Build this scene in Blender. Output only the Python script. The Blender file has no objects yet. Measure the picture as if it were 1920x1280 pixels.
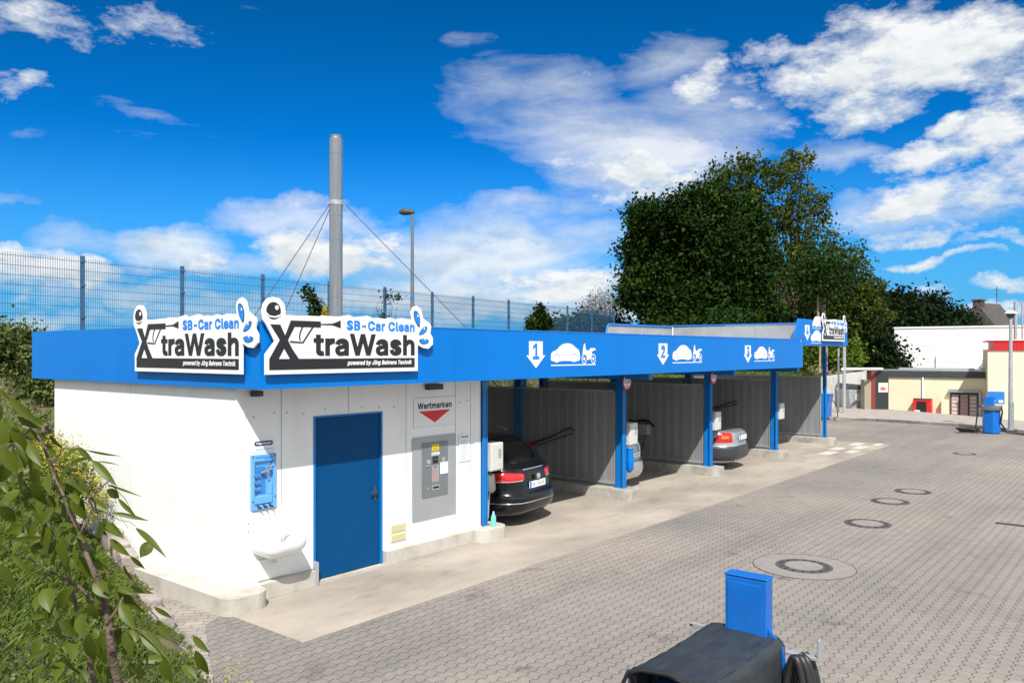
import bpy, bmesh, math, random
import numpy as np
from mathutils import Vector, Matrix, noise
random.seed(7); rng = np.random.default_rng(7)
sc = bpy.context.scene
COL = sc.collection
R = math.radians
PHI = R(39.13); CP, SP = math.cos(PHI), math.sin(PHI)
EYE = 2.9

# ------------------------------------------------------------------ materials
def nodes(m):
    m.use_nodes = True
    nt = m.node_tree
    return nt, nt.nodes, nt.links, nt.nodes['Principled BSDF']
def mat(name, col, rough=0.6, metal=0.0, var=0.0, scale=3.0, bump=0.0, bscale=40.0, dirt=None, dirt_scale=1.2, dirt_amt=0.5, spec=0.5, trans=0.0, stretch=None, coat=0.0):
    m = bpy.data.materials.new(name)
    nt, N, L, P = nodes(m)
    P.inputs['Base Color'].default_value = (*col, 1)
    P.inputs['Roughness'].default_value = rough
    P.inputs['Metallic'].default_value = metal
    P.inputs['Specular IOR Level'].default_value = spec
    P.inputs['Coat Weight'].default_value = coat
    if trans:
        P.inputs['Transmission Weight'].default_value = trans
    tc = N.new('ShaderNodeTexCoord'); vec = tc.outputs['Object']
    if stretch:
        mp = N.new('ShaderNodeMapping'); mp.inputs['Scale'].default_value = stretch
        L.new(vec, mp.inputs['Vector']); vec = mp.outputs['Vector']
    cur = None
    if var:
        n = N.new('ShaderNodeTexNoise'); n.inputs['Scale'].default_value = scale; n.inputs['Detail'].default_value = 6
        L.new(vec, n.inputs['Vector'])
        r = N.new('ShaderNodeMapRange'); r.inputs['From Min'].default_value = .3; r.inputs['From Max'].default_value = .7
        r.inputs['To Min'].default_value = 1 - var; r.inputs['To Max'].default_value = 1 + var
        L.new(n.outputs['Fac'], r.inputs['Value'])
        h = N.new('ShaderNodeVectorMath'); h.operation = 'SCALE'; h.inputs[0].default_value = col
        L.new(r.outputs['Result'], h.inputs['Scale']); cur = h.outputs['Vector']
        L.new(cur, P.inputs['Base Color'])
        rr = N.new('ShaderNodeMapRange'); rr.inputs['To Min'].default_value = max(0, rough - .12); rr.inputs['To Max'].default_value = min(1, rough + .12)
        L.new(n.outputs['Fac'], rr.inputs['Value']); L.new(rr.outputs['Result'], P.inputs['Roughness'])
    if dirt:
        n = N.new('ShaderNodeTexNoise'); n.inputs['Scale'].default_value = dirt_scale; n.inputs['Detail'].default_value = 8; n.inputs['Roughness'].default_value = .65
        L.new(vec, n.inputs['Vector'])
        r = N.new('ShaderNodeMapRange'); r.inputs['From Min'].default_value = .48; r.inputs['From Max'].default_value = .72; r.inputs['To Max'].default_value = dirt_amt
        L.new(n.outputs['Fac'], r.inputs['Value'])
        mx = N.new('ShaderNodeMix'); mx.data_type = 'RGBA'
        L.new(r.outputs['Result'], mx.inputs['Factor'])
        if cur: L.new(cur, mx.inputs['A'])
        else: mx.inputs['A'].default_value = (*col, 1)
        mx.inputs['B'].default_value = (*dirt, 1)
        L.new(mx.outputs['Result'], P.inputs['Base Color'])
    if bump:
        n = N.new('ShaderNodeTexNoise'); n.inputs['Scale'].default_value = bscale; n.inputs['Detail'].default_value = 5
        L.new(vec, n.inputs['Vector'])
        b = N.new('ShaderNodeBump'); b.inputs['Strength'].default_value = bump; b.inputs['Distance'].default_value = .02
        L.new(n.outputs['Fac'], b.inputs['Height']); L.new(b.outputs['Normal'], P.inputs['Normal'])
    return m

def leafmat(name, c1, c2, c3=None, trans=.25, rough=.5, scale=.6, spec=.12):
    """leaf colour varies per leaf and per clump; thin leaves let some light through"""
    m = bpy.data.materials.new(name); nt, N, L, P = nodes(m)
    g = N.new('ShaderNodeNewGeometry')
    cr = N.new('ShaderNodeValToRGB'); cr.color_ramp.elements[0].color = (*c1, 1); cr.color_ramp.elements[1].color = (*c2, 1)
    if c3:
        e = cr.color_ramp.elements.new(.85); e.color = (*c2, 1); cr.color_ramp.elements[-1].color = (*c3, 1)
    tc = N.new('ShaderNodeTexCoord'); n = N.new('ShaderNodeTexNoise'); n.inputs['Scale'].default_value = scale; n.inputs['Detail'].default_value = 3
    L.new(tc.outputs['Object'], n.inputs['Vector'])
    a = N.new('ShaderNodeMath'); a.operation = 'MULTIPLY_ADD'; a.inputs[1].default_value = .6; 
    L.new(g.outputs['Random Per Island'], a.inputs[0])
    b = N.new('ShaderNodeMapRange'); b.inputs['From Min'].default_value = .35; b.inputs['From Max'].default_value = .65; b.inputs['To Max'].default_value = .4
    L.new(n.outputs['Fac'], b.inputs['Value']); L.new(b.outputs['Result'], a.inputs[2])
    L.new(a.outputs[0], cr.inputs['Fac'])
    L.new(cr.outputs['Color'], P.inputs['Base Color']); P.inputs['Roughness'].default_value = rough
    P.inputs['Specular IOR Level'].default_value = spec
    t = N.new('ShaderNodeBsdfTranslucent'); L.new(cr.outputs['Color'], t.inputs['Color'])
    mx = N.new('ShaderNodeMixShader'); mx.inputs['Fac'].default_value = trans
    out = N['Material Output']
    L.new(P.outputs['BSDF'], mx.inputs[1]); L.new(t.outputs['BSDF'], mx.inputs[2]); L.new(mx.outputs['Shader'], out.inputs['Surface'])
    return m

M = {}
M['white_wall'] = mat('white_wall', (.84, .85, .86), .45, var=.02, scale=1.2, bump=.05, bscale=2, dirt=(.58, .585, .58), dirt_scale=2.2, dirt_amt=.26, stretch=(1.6, 1.6, .35))
M['joint'] = mat('joint', (.33, .34, .35), .7)
M['blue_panel'] = mat('blue_panel', (.0005, .175, .60), .42, var=.05, scale=.6, bump=.03, bscale=1.5, spec=.16, dirt=(.004, .13, .46), dirt_scale=1.3, dirt_amt=.35, stretch=(1, 1, .25))
M['blue_post'] = mat('blue_post', (.001, .165, .50), .4, var=.06, scale=4, dirt=(.03, .12, .25), dirt_scale=3, dirt_amt=.4)
M['blue_door'] = mat('blue_door', (.0005, .060, .190), .5, var=.05, scale=1.0, spec=.12)
M['blue_vac'] = mat('blue_vac', (.002, .13, .52), .35, var=.05, scale=5, dirt=(.02, .09, .25), dirt_scale=4, dirt_amt=.5, bump=.03, bscale=60)
M['light_blue'] = mat('light_blue', (.13, .40, .80), .4, var=.04, scale=6)
M['mid_blue'] = mat('mid_blue', (.03, .22, .62), .4)
M['grey_panel'] = mat('grey_panel', (.235, .24, .25), .45, metal=.0, var=.12, scale=1.2, dirt=(.17, .17, .17), dirt_scale=2, dirt_amt=.6, stretch=(1, 1, .15))
M['grey_plate'] = mat('grey_plate', (.38, .40, .42), .4, metal=.3, var=.04, scale=4)
M['dark_grey_plate'] = mat('dark_grey_plate', (.20, .22, .235), .4, metal=.3, var=.05, scale=5)
M['steel'] = mat('steel', (.33, .34, .355), .24, metal=.75, var=.14, scale=3, stretch=(14, 14, .5))
M['galv'] = mat('galv', (.45, .47, .49), .45, metal=.5, var=.12, scale=9)
M['cap_blue'] = mat('cap_blue', (.01, .17, .6), .4)
M['roof_grey'] = mat('roof_grey', (.33, .35, .37), .5, var=.12, scale=1.5, dirt=(.2, .2, .2), dirt_amt=.5)
M['soffit'] = mat('soffit', (.25, .26, .27), .6, var=.08, scale=1)
M['concrete'] = mat('concrete', (.42, .40, .36), .9, var=.13, scale=2.5, bump=.25, bscale=50, dirt=(.22, .20, .16), dirt_scale=1.6, dirt_amt=.7)
M['kerb_concrete'] = mat('kerb_concrete', (.40, .38, .34), .9, var=.14, scale=5, bump=.35, bscale=60, dirt=(.16, .15, .12), dirt_scale=3.0, dirt_amt=.8)
M['plinth_concrete'] = mat('plinth_concrete', (.48, .455, .415), .9, var=.10, scale=4, bump=.3, bscale=50, dirt=(.33, .29, .20), dirt_scale=2.2, dirt_amt=.75)
M['retaining'] = mat('retaining', (.60, .59, .56), .85, var=.08, scale=1.2, bump=.2, bscale=20, dirt=(.4, .37, .32), dirt_scale=1.0, dirt_amt=.6)
M['white'] = mat('white', (.86, .86, .86), .4)
M['sign_white'] = mat('sign_white', (.80, .81, .82), .35, var=.015, scale=3)
M['ceramic'] = mat('ceramic', (.82, .84, .88), .12, coat=.5)
M['black'] = mat('black', (.012, .013, .015), .5)
M['sign_black'] = mat('sign_black', (.014, .016, .02), .4)
M['sign_blue'] = mat('sign_blue', (.005, .21, .72), .4)
M['red'] = mat('red', (.62, .02, .025), .45)
M['yellow'] = mat('yellow', (.75, .55, .02), .5)
M['cream_plastic'] = mat('cream_plastic', (.72, .66, .42), .5)
M['rubber'] = mat('rubber', (.018, .019, .02), .45, var=.2, scale=8)
M['vinyl'] = mat('vinyl', (.026, .032, .038), .42, var=.25, scale=6, bump=.5, bscale=160, dirt=(.055, .062, .065), dirt_scale=9, dirt_amt=.6, stretch=(.5, 2, 2))
M['box_white'] = mat('box_white', (.60, .60, .58), .45, var=.04, scale=4, dirt=(.35, .34, .3), dirt_scale=4, dirt_amt=.5)
M['car_black'] = mat('car_black', (.004, .004, .005), .22, coat=.35, spec=.3)
M['car_silver'] = mat('car_silver', (.46, .47, .48), .28, metal=.55, coat=.7)
M['car_grey_plastic'] = mat('car_grey_plastic', (.035, .038, .042), .45)
M['glass_dark'] = mat('glass_dark', (.006, .008, .009), .06, coat=.6)
M['chrome'] = mat('chrome', (.75, .75, .76), .12, metal=1)
M['lamp_red'] = mat('lamp_red', (.55, .008, .012), .12, coat=1)
M['lamp_orange'] = mat('lamp_orange', (.85, .22, .01), .15, coat=1)
M['lamp_clear'] = mat('lamp_clear', (.6, .62, .66), .1, metal=.4, coat=1)
M['green_liquid'] = mat('green_liquid', (.15, .62, .45), .2, coat=.6)
M['cast_iron'] = mat('cast_iron', (.11, .095, .10), .7, metal=.3, var=.2, scale=20, bump=.5, bscale=90)
M['manhole_concrete'] = mat('manhole_concrete', (.245, .222, .208), .9, var=.1, scale=8, bump=.3, bscale=80)
M['cream_wall'] = mat('cream_wall', (.80, .70, .50), .8, var=.03, scale=.8, bump=.1, bscale=20, dirt=(.66, .57, .4), dirt_scale=.5, dirt_amt=.3)
M['hall_white'] = mat('hall_white', (.85, .85, .83), .6, var=.02, scale=.3)
M['dark_trim'] = mat('dark_trim', (.045, .055, .06), .6, var=.1, scale=2)
M['roof_tile'] = mat('roof_tile', (.07, .062, .056), .8, var=.25, scale=2, bump=.5, bscale=6)
M['roof_tile_pale'] = mat('roof_tile_pale', (.16, .15, .14), .8, var=.25, scale=2, bump=.5, bscale=6)
M['brick_dark'] = mat('brick_dark', (.07, .045, .035), .85, var=.25, scale=5)
M['orange_tile'] = mat('orange_tile', (.62, .16, .03), .8)
M['bark'] = mat('bark', (.10, .072, .05), .9, var=.35, scale=8, bump=.9, bscale=25, stretch=(1, 1, .25))
M['bark_pale'] = mat('bark_pale', (.30, .22, .17), .9, var=.3, scale=5, bump=.6, bscale=15)
M['bark_grey'] = mat('bark_grey', (.22, .215, .215), .9, var=.3, scale=5)
M['pole_grey'] = mat('pole_grey', (.17, .19, .21), .45, metal=.4, var=.1, scale=6)
M['twig'] = mat('twig', (.115, .082, .058), .75, var=.35, scale=30, bump=.6, bscale=80)
M['fence_blue'] = mat('fence_blue', (.045, .13, .26), .45, metal=.2, var=.1, scale=6)
M['fence_green'] = mat('fence_green', (.012, .09, .06), .5)
M['timber'] = mat('timber', (.17, .13, .10), .9, var=.35, scale=6, bump=.6, bscale=30, stretch=(4, 4, .5))
M['block'] = mat('block', (.36, .31, .28), .95, var=.22, scale=6, bump=.8, bscale=30, dirt=(.15, .15, .09), dirt_scale=4, dirt_amt=.7)
M['poster'] = mat('poster', (.78, .70, .62), .5, var=.12, scale=14)
M['poster_red'] = mat('poster_red', (.62, .14, .10), .5, var=.2, scale=20)
M['window_poster'] = mat('window_poster', (.42, .30, .29), .4, var=.35, scale=9)

# leaves
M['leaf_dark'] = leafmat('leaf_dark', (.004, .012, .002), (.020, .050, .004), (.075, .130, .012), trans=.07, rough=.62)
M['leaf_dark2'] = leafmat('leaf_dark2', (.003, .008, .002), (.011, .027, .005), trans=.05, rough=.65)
M['leaf_olive'] = leafmat('leaf_olive', (.020, .040, .005), (.075, .105, .010), (.15, .15, .02), trans=.2)
M['leaf_hedge'] = leafmat('leaf_hedge', (.05, .085, .022), (.17, .20, .065), (.26, .26, .10), trans=.2)
M['leaf_bright'] = leafmat('leaf_bright', (.05, .11, .012), (.17, .25, .03), trans=.3)
M['leaf_yellow'] = leafmat('leaf_yellow', (.22, .24, .03), (.55, .48, .06), (.72, .62, .10), trans=.2)
M['leaf_shrub'] = leafmat('leaf_shrub', (.038, .062, .006), (.105, .14, .011), (.17, .10, .02), trans=.34, rough=.42, scale=5, spec=.3)
M['leaf_grey'] = leafmat('leaf_grey', (.13, .125, .13), (.36, .36, .37), trans=.1)
M['grass'] = leafmat('grass', (.045, .085, .012), (.15, .21, .035), (.36, .32, .13), trans=.3, scale=1.5)

# paving with wavy interlocking joints
def paving_mat():
    m = bpy.data.materials.new('interlocking_paving'); nt, N, L, P = nodes(m)
    tc = N.new('ShaderNodeTexCoord')
    sp = N.new('ShaderNodeSeparateXYZ'); L.new(tc.outputs['Object'], sp.inputs[0])
    def math_(op, a, b=None, c=None):
        n = N.new('ShaderNodeMath'); n.operation = op
        for i, v in enumerate((a, b, c)):
            if v is None: continue
            if isinstance(v, (int, float)): n.inputs[i].default_value = v
            else: L.new(v, n.inputs[i])
        return n.outputs[0]
    X, Y = sp.outputs['X'], sp.outputs['Y']
    px, py = .138, .125
    # zigzag: trapezoid wave along X shifts the rows
    ph = math_('DIVIDE', X, px)
    tri = math_('PINGPONG', ph, .5)                     # 0..0.5
    tr = math_('MULTIPLY_ADD', tri, 4, -1)
    tr = math_('MINIMUM', math_('MAXIMUM', math_('MULTIPLY', tr, 2.2), -1), 1)
    wy = math_('MULTIPLY_ADD', tr, .0135, Y)
    rowf = math_('DIVIDE', wy, py)
    row = math_('FLOOR', rowf)
    fr = math_('SUBTRACT', rowf, row)
    dy = math_('MULTIPLY', math_('MINIMUM', fr, math_('SUBTRACT', 1, fr)), py)   # metres to the long joint
    off = math_('MULTIPLY', math_('MODULO', row, 2), .5)
    colf = math_('ADD', math_('ADD', ph, .25), off)
    colu = math_('FLOOR', colf)
    fc = math_('SUBTRACT', colf, colu)
    dx = math_('MULTIPLY', math_('MINIMUM', fc, math_('SUBTRACT', 1, fc)), px)
    def ss(v, lo, hi):
        r = N.new('ShaderNodeMapRange'); r.interpolation_type = 'SMOOTHSTEP'
        r.inputs['From Min'].default_value = lo; r.inputs['From Max'].default_value = hi
        L.new(v, r.inputs['Value']); return r.outputs['Result']
    jy = ss(dy, .002, .007); jx = ss(dx, .001, .0048)
    jx2 = math_('MULTIPLY_ADD', jx, .55, .45)
    body = math_('MULTIPLY', jy, jx2)                    # 0 joint .. 1 stone
    cv = N.new('ShaderNodeCombineXYZ'); L.new(colu, cv.inputs[0]); L.new(row, cv.inputs[1])
    wn = N.new('ShaderNodeTexWhiteNoise'); L.new(cv.outputs[0], wn.inputs['Vector'])
    n1 = N.new('ShaderNodeTexNoise'); n1.inputs['Scale'].default_value = .22; n1.inputs['Detail'].default_value = 5; L.new(tc.outputs['Object'], n1.inputs['Vector'])
    n2 = N.new('ShaderNodeTexNoise'); n2.inputs['Scale'].default_value = 1.6; n2.inputs['Detail'].default_value = 8; n2.inputs['Roughness'].default_value = .7; L.new(tc.outputs['Object'], n2.inputs['Vector'])
    n3 = N.new('ShaderNodeTexNoise'); n3.inputs['Scale'].default_value = 60; n3.inputs['Detail'].default_value = 3; L.new(tc.outputs['Object'], n3.inputs['Vector'])
    cr = N.new('ShaderNodeValToRGB')
    cr.color_ramp.elements[0].position = .3; cr.color_ramp.elements[0].color = (.196, .182, .170, 1)
    cr.color_ramp.elements[1].position = .7; cr.color_ramp.elements[1].color = (.300, .262, .228, 1)
    L.new(n1.outputs['Fac'], cr.inputs['Fac'])
    def scale_(col, f):
        h = N.new('ShaderNodeVectorMath'); h.operation = 'SCALE'; L.new(col, h.inputs[0]); L.new(f, h.inputs['Scale']); return h.outputs['Vector']
    c = scale_(cr.outputs['Color'], math_('MULTIPLY_ADD', wn.outputs['Value'], .09, .955))
    c = scale_(c, math_('MULTIPLY_ADD', n3.outputs['Fac'], .35, .82))
    # oil and wear stains
    st = ss(n2.outputs['Fac'], .57, .72)
    n4 = N.new('ShaderNodeTexNoise'); n4.inputs['Scale'].default_value = .8; n4.inputs['Detail'].default_value = 4; L.new(tc.outputs['Object'], n4.inputs['Vector'])
    n5 = N.new('ShaderNodeTexNoise'); n5.inputs['Scale'].default_value = 5; n5.inputs['Detail'].default_value = 8; n5.inputs['Roughness'].default_value = .75; L.new(tc.outputs['Object'], n5.inputs['Vector'])
    st = math_('MULTIPLY', st, ss(n4.outputs['Fac'], .42, .62))
    c = scale_(c, math_('MULTIPLY_ADD', st, -.42, 1.0))
    c = scale_(c, math_('MULTIPLY_ADD', ss(n5.outputs['Fac'], .35, .70), -.14, 1.06))
    mpl = N.new('ShaderNodeMapping'); mpl.inputs['Scale'].default_value = (.12, 1.1, 1); mpl.inputs['Rotation'].default_value = (0, 0, .12); L.new(tc.outputs['Object'], mpl.inputs['Vector'])
    n6 = N.new('ShaderNodeTexNoise'); n6.inputs['Scale'].default_value = 1; n6.inputs['Detail'].default_value = 5; L.new(mpl.outputs['Vector'], n6.inputs['Vector'])
    c = scale_(c, math_('MULTIPLY_ADD', ss(n6.outputs['Fac'], .48, .66), -.13, 1.03))
    jd = math_('MULTIPLY_ADD', ss(n1.outputs['Fac'], .35, .65), .16, .22)
    c = scale_(c, math_('MULTIPLY_ADD', body, math_('SUBTRACT', 1, math_('ADD', jd, .08)), math_('ADD', jd, .08)))
    L.new(c, P.inputs['Base Color']); P.inputs['Roughness'].default_value = .85; P.inputs['Specular IOR Level'].default_value = .25
    b = N.new('ShaderNodeBump'); b.inputs['Strength'].default_value = .6; b.inputs['Distance'].default_value = .006
    hh = math_('MULTIPLY_ADD', n3.outputs['Fac'], .25, body)
    L.new(hh, b.inputs['Height']); L.new(b.outputs['Normal'], P.inputs['Normal'])
    return m
M['paving'] = paving_mat()

def herring_mat():
    m = bpy.data.materials.new('brick_paving'); nt, N, L, P = nodes(m)
    tc = N.new('ShaderNodeTexCoord')
    mp = N.new('ShaderNodeMapping'); mp.inputs['Rotation'].default_value = (0, 0, R(45)); L.new(tc.outputs['Object'], mp.inputs['Vector'])
    b = N.new('ShaderNodeTexBrick'); L.new(mp.outputs['Vector'], b.inputs['Vector'])
    b.inputs['Scale'].default_value = 1; b.inputs['Brick Width'].default_value = .2; b.inputs['Row Height'].default_value = .1; b.inputs['Mortar Size'].default_value = .004
    b.inputs['Color1'].default_value = (.33, .29, .255, 1); b.inputs['Color2'].default_value = (.27, .24, .215, 1); b.inputs['Mortar'].default_value = (.08, .07, .06, 1)
    n = N.new('ShaderNodeTexNoise'); n.inputs['Scale'].default_value = 3; n.inputs['Detail'].default_value = 8; L.new(tc.outputs['Object'], n.inputs['Vector'])
    r = N.new('ShaderNodeMapRange'); r.inputs['From Min'].default_value = .3; r.inputs['From Max'].default_value = .7; r.inputs['To Min'].default_value = .82; r.inputs['To Max'].default_value = 1.15; L.new(n.outputs['Fac'], r.inputs['Value'])
    h = N.new('ShaderNodeVectorMath'); h.operation = 'SCALE'; L.new(b.outputs['Color'], h.inputs[0]); L.new(r.outputs['Result'], h.inputs['Scale'])
    L.new(h.outputs['Vector'], P.inputs['Base Color']); P.inputs['Roughness'].default_value = .85
    return m
M['brick_paving'] = herring_mat()

def apron_mat():
    m = bpy.data.materials.new('apron_concrete'); nt, N, L, P = nodes(m)
    tc = N.new('ShaderNodeTexCoord')
    def noise_(s, d=6, st=None, ro=.6):
        v = tc.outputs['Object']
        if st:
            mp = N.new('ShaderNodeMapping'); mp.inputs['Scale'].default_value = st; L.new(v, mp.inputs['Vector']); v = mp.outputs['Vector']
        n = N.new('ShaderNodeTexNoise'); n.inputs['Scale'].default_value = s; n.inputs['Detail'].default_value = d; n.inputs['Roughness'].default_value = ro
        L.new(v, n.inputs['Vector']); return n.outputs['Fac']
    cr = N.new('ShaderNodeValToRGB'); L.new(noise_(.45, 6, (1, 1.6, 1)), cr.inputs['Fac'])
    cr.color_ramp.elements[0].position = .32; cr.color_ramp.elements[0].color = (.255, .222, .188, 1)
    cr.color_ramp.elements[1].position = .68; cr.color_ramp.elements[1].color = (.445, .388, .325, 1)
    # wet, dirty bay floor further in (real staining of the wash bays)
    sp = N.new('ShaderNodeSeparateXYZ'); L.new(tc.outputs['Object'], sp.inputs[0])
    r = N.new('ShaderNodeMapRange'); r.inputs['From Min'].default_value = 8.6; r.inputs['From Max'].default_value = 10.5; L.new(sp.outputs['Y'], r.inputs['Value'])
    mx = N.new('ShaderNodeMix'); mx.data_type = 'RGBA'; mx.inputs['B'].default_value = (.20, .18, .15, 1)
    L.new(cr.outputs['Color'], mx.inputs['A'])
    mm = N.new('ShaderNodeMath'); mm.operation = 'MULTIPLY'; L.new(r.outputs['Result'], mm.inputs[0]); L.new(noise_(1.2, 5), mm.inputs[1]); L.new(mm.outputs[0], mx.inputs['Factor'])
    f = N.new('ShaderNodeMapRange'); f.inputs['From Min'].default_value = .55; f.inputs['From Max'].default_value = .75; f.inputs['To Min'].default_value = 1.0; f.inputs['To Max'].default_value = .66
    L.new(noise_(1.6, 9, (1, 2.5, 1), .7), f.inputs['Value'])
    g = N.new('ShaderNodeMapRange'); g.inputs['To Min'].default_value = .88; g.inputs['To Max'].default_value = 1.12; L.new(noise_(45, 4), g.inputs['Value'])
    m2 = N.new('ShaderNodeMath'); m2.operation = 'MULTIPLY'; L.new(f.outputs['Result'], m2.inputs[0]); L.new(g.outputs['Result'], m2.inputs[1])
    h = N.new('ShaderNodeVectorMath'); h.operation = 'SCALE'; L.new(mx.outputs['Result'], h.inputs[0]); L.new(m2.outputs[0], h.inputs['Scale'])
    L.new(h.outputs['Vector'], P.inputs['Base Color']); P.inputs['Roughness'].default_value = .8
    b = N.new('ShaderNodeBump'); b.inputs['Strength'].default_value = .25; b.inputs['Distance'].default_value = .004; L.new(noise_(70, 4), b.inputs['Height']); L.new(b.outputs['Normal'], P.inputs['Normal'])
    return m
M['apron'] = apron_mat()
M['soil'] = mat('soil', (.13, .105, .06), .95, var=.4, scale=5, bump=.8, bscale=20, dirt=(.05, .10, .015), dirt_scale=2, dirt_amt=.9)
M['far_ground'] = mat('far_ground', (.22, .21, .20), .9, var=.1, scale=.2)

# ------------------------------------------------------------------ mesh helpers
class MB:
    def __init__(s): s.v = []; s.f = []; s.sm = []
    def add(s, vs, fs, smooth=False):
        o = len(s.v); s.v += [tuple(v) for v in vs]; s.f += [tuple(i + o for i in f) for f in fs]; s.sm += [smooth] * len(fs); return s
    def box(s, x0, x1, y0, y1, z0, z1):
        v = [(x, y, z) for x in (x0, x1) for y in (y0, y1) for z in (z0, z1)]
        return s.add(v, [(0, 1, 3, 2), (4, 6, 7, 5), (0, 4, 5, 1), (2, 3, 7, 6), (0, 2, 6, 4), (1, 5, 7, 3)])
    def tube(s, pts, r, n=8, closed=False, caps=True):
        pts = [Vector(p) for p in pts]; k = len(pts)
        rs = r if isinstance(r, (list, tuple)) else [r] * k
        vs, fs = [], []; up = Vector((0, 0, 1)); prev = None
        for i, p in enumerate(pts):
            a = pts[(i - 1) % k] if (closed or i > 0) else p; b = pts[(i + 1) % k] if (closed or i < k - 1) else p
            t = (b - a)
            t = t.normalized() if t.length > 1e-9 else Vector((0, 0, 1))
            if prev is None:
                ref = Vector((1, 0, 0)) if abs(t.z) > .9 else up
                u = t.cross(ref).normalized()
            else:
                u = prev - t * prev.dot(t)
                u = u.normalized() if u.length > 1e-6 else t.orthogonal().normalized()
            prev = u; w = t.cross(u)
            for j in range(n):
                an = 2 * math.pi * j / n
                vs.append(p + (u * math.cos(an) + w * math.sin(an)) * rs[i])
        m = k if closed else k - 1
        for i in range(m):
            for j in range(n):
                a = i * n + j; b = i * n + (j + 1) % n; c = ((i + 1) % k) * n + (j + 1) % n; d = ((i + 1) % k) * n + j
                fs.append((a, b, c, d))
        s.add(vs, fs, True)
        if caps and not closed:
            s.add([vs[j] for j in range(n)], [tuple(range(n))[::-1]]); s.add([vs[(k - 1) * n + j] for j in range(n)], [tuple(range(n))])
        return s
    def cyl(s, x, y, z0, z1, r, n=24, r1=None):
        return s.tube([(x, y, z0), (x, y, z1)], [r, r if r1 is None else r1], n)
    def prism(s, poly, a, b, axis='Y'):
        """polygon (list of 2D points, may be concave) extruded from a to b along axis; 2D coords are the other two axes"""
        bm = bmesh.new()
        def P3(p, w): return {'Y': (p[0], w, p[1]), 'X': (w, p[0], p[1]), 'Z': (p[0], p[1], w)}[axis]
        vs = [bm.verts.new(P3(p, a)) for p in poly]; es = [bm.edges.new((vs[i], vs[(i + 1) % len(vs)])) for i in range(len(vs))]
        bmesh.ops.triangle_fill(bm, edges=es, use_beauty=True, use_dissolve=False)
        bm.verts.index_update()
        tri = [[v.index for v in f.verts] for f in bm.faces]; bm.free()
        n = len(poly); A = [P3(p, a) for p in poly]; B = [P3(p, b) for p in poly]
        area = sum(poly[i][0] * poly[(i + 1) % n][1] - poly[(i + 1) % n][0] * poly[i][1] for i in range(n))
        s.add(A + B, tri + [[i + n for i in reversed(t)] for t in tri] + [(i, (i + 1) % n, (i + 1) % n + n, i + n) for i in range(n)])
        return s
    def obj(s, name, m, parent=None, bevel=0, local=False, recalc=True):
        me = bpy.data.meshes.new(name)
        vs = s.v
        if parent is not None and not local:
            off = wloc(parent); vs = [(x - off[0], y - off[1], z - off[2]) for x, y, z in vs]
        me.from_pydata(vs, [], s.f); me.polygons.foreach_set('use_smooth', s.sm)
        me.update()
        if recalc:
            bm = bmesh.new(); bm.from_mesh(me); bmesh.ops.recalc_face_normals(bm, faces=bm.faces); bm.to_mesh(me); bm.free()
        o = bpy.data.objects.new(name, me); COL.objects.link(o)
        if isinstance(m, str): m = M[m]
        me.materials.append(m)
        if parent is not None: o.parent = parent
        if bevel:
            b = o.modifiers.new('bevel', 'BEVEL'); b.width = bevel; b.segments = 2; b.limit_method = 'ANGLE'; b.angle_limit = R(40)
            b.harden_normals = False
        return o
def wloc(o):
    v = Vector((0, 0, 0))
    while o is not None: v += o.location; o = o.parent
    return v
def thing(name, label, cat, loc=(0, 0, 0), rz=0, group=None):
    o = bpy.data.objects.new(name, None); COL.objects.link(o); o.location = loc; o.rotation_euler = (0, 0, rz)
    o.empty_display_size = .1
    return tag(o, label, cat, group)
def tag(o, label, cat, group=None):
    o['label'] = label; o['category'] = cat
    if group: o['group'] = group
    return o
def kind(o, k, label=None):
    o['kind'] = k
    if label: o['label'] = label
    return o
def copy_tree(o, parent=None):
    c = o.copy(); COL.objects.link(c); c.parent = parent
    for ch in [x for x in COL.objects if x.parent == o]: copy_tree(ch, c)
    return c
def bx(*a): return MB().box(*a)

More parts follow.
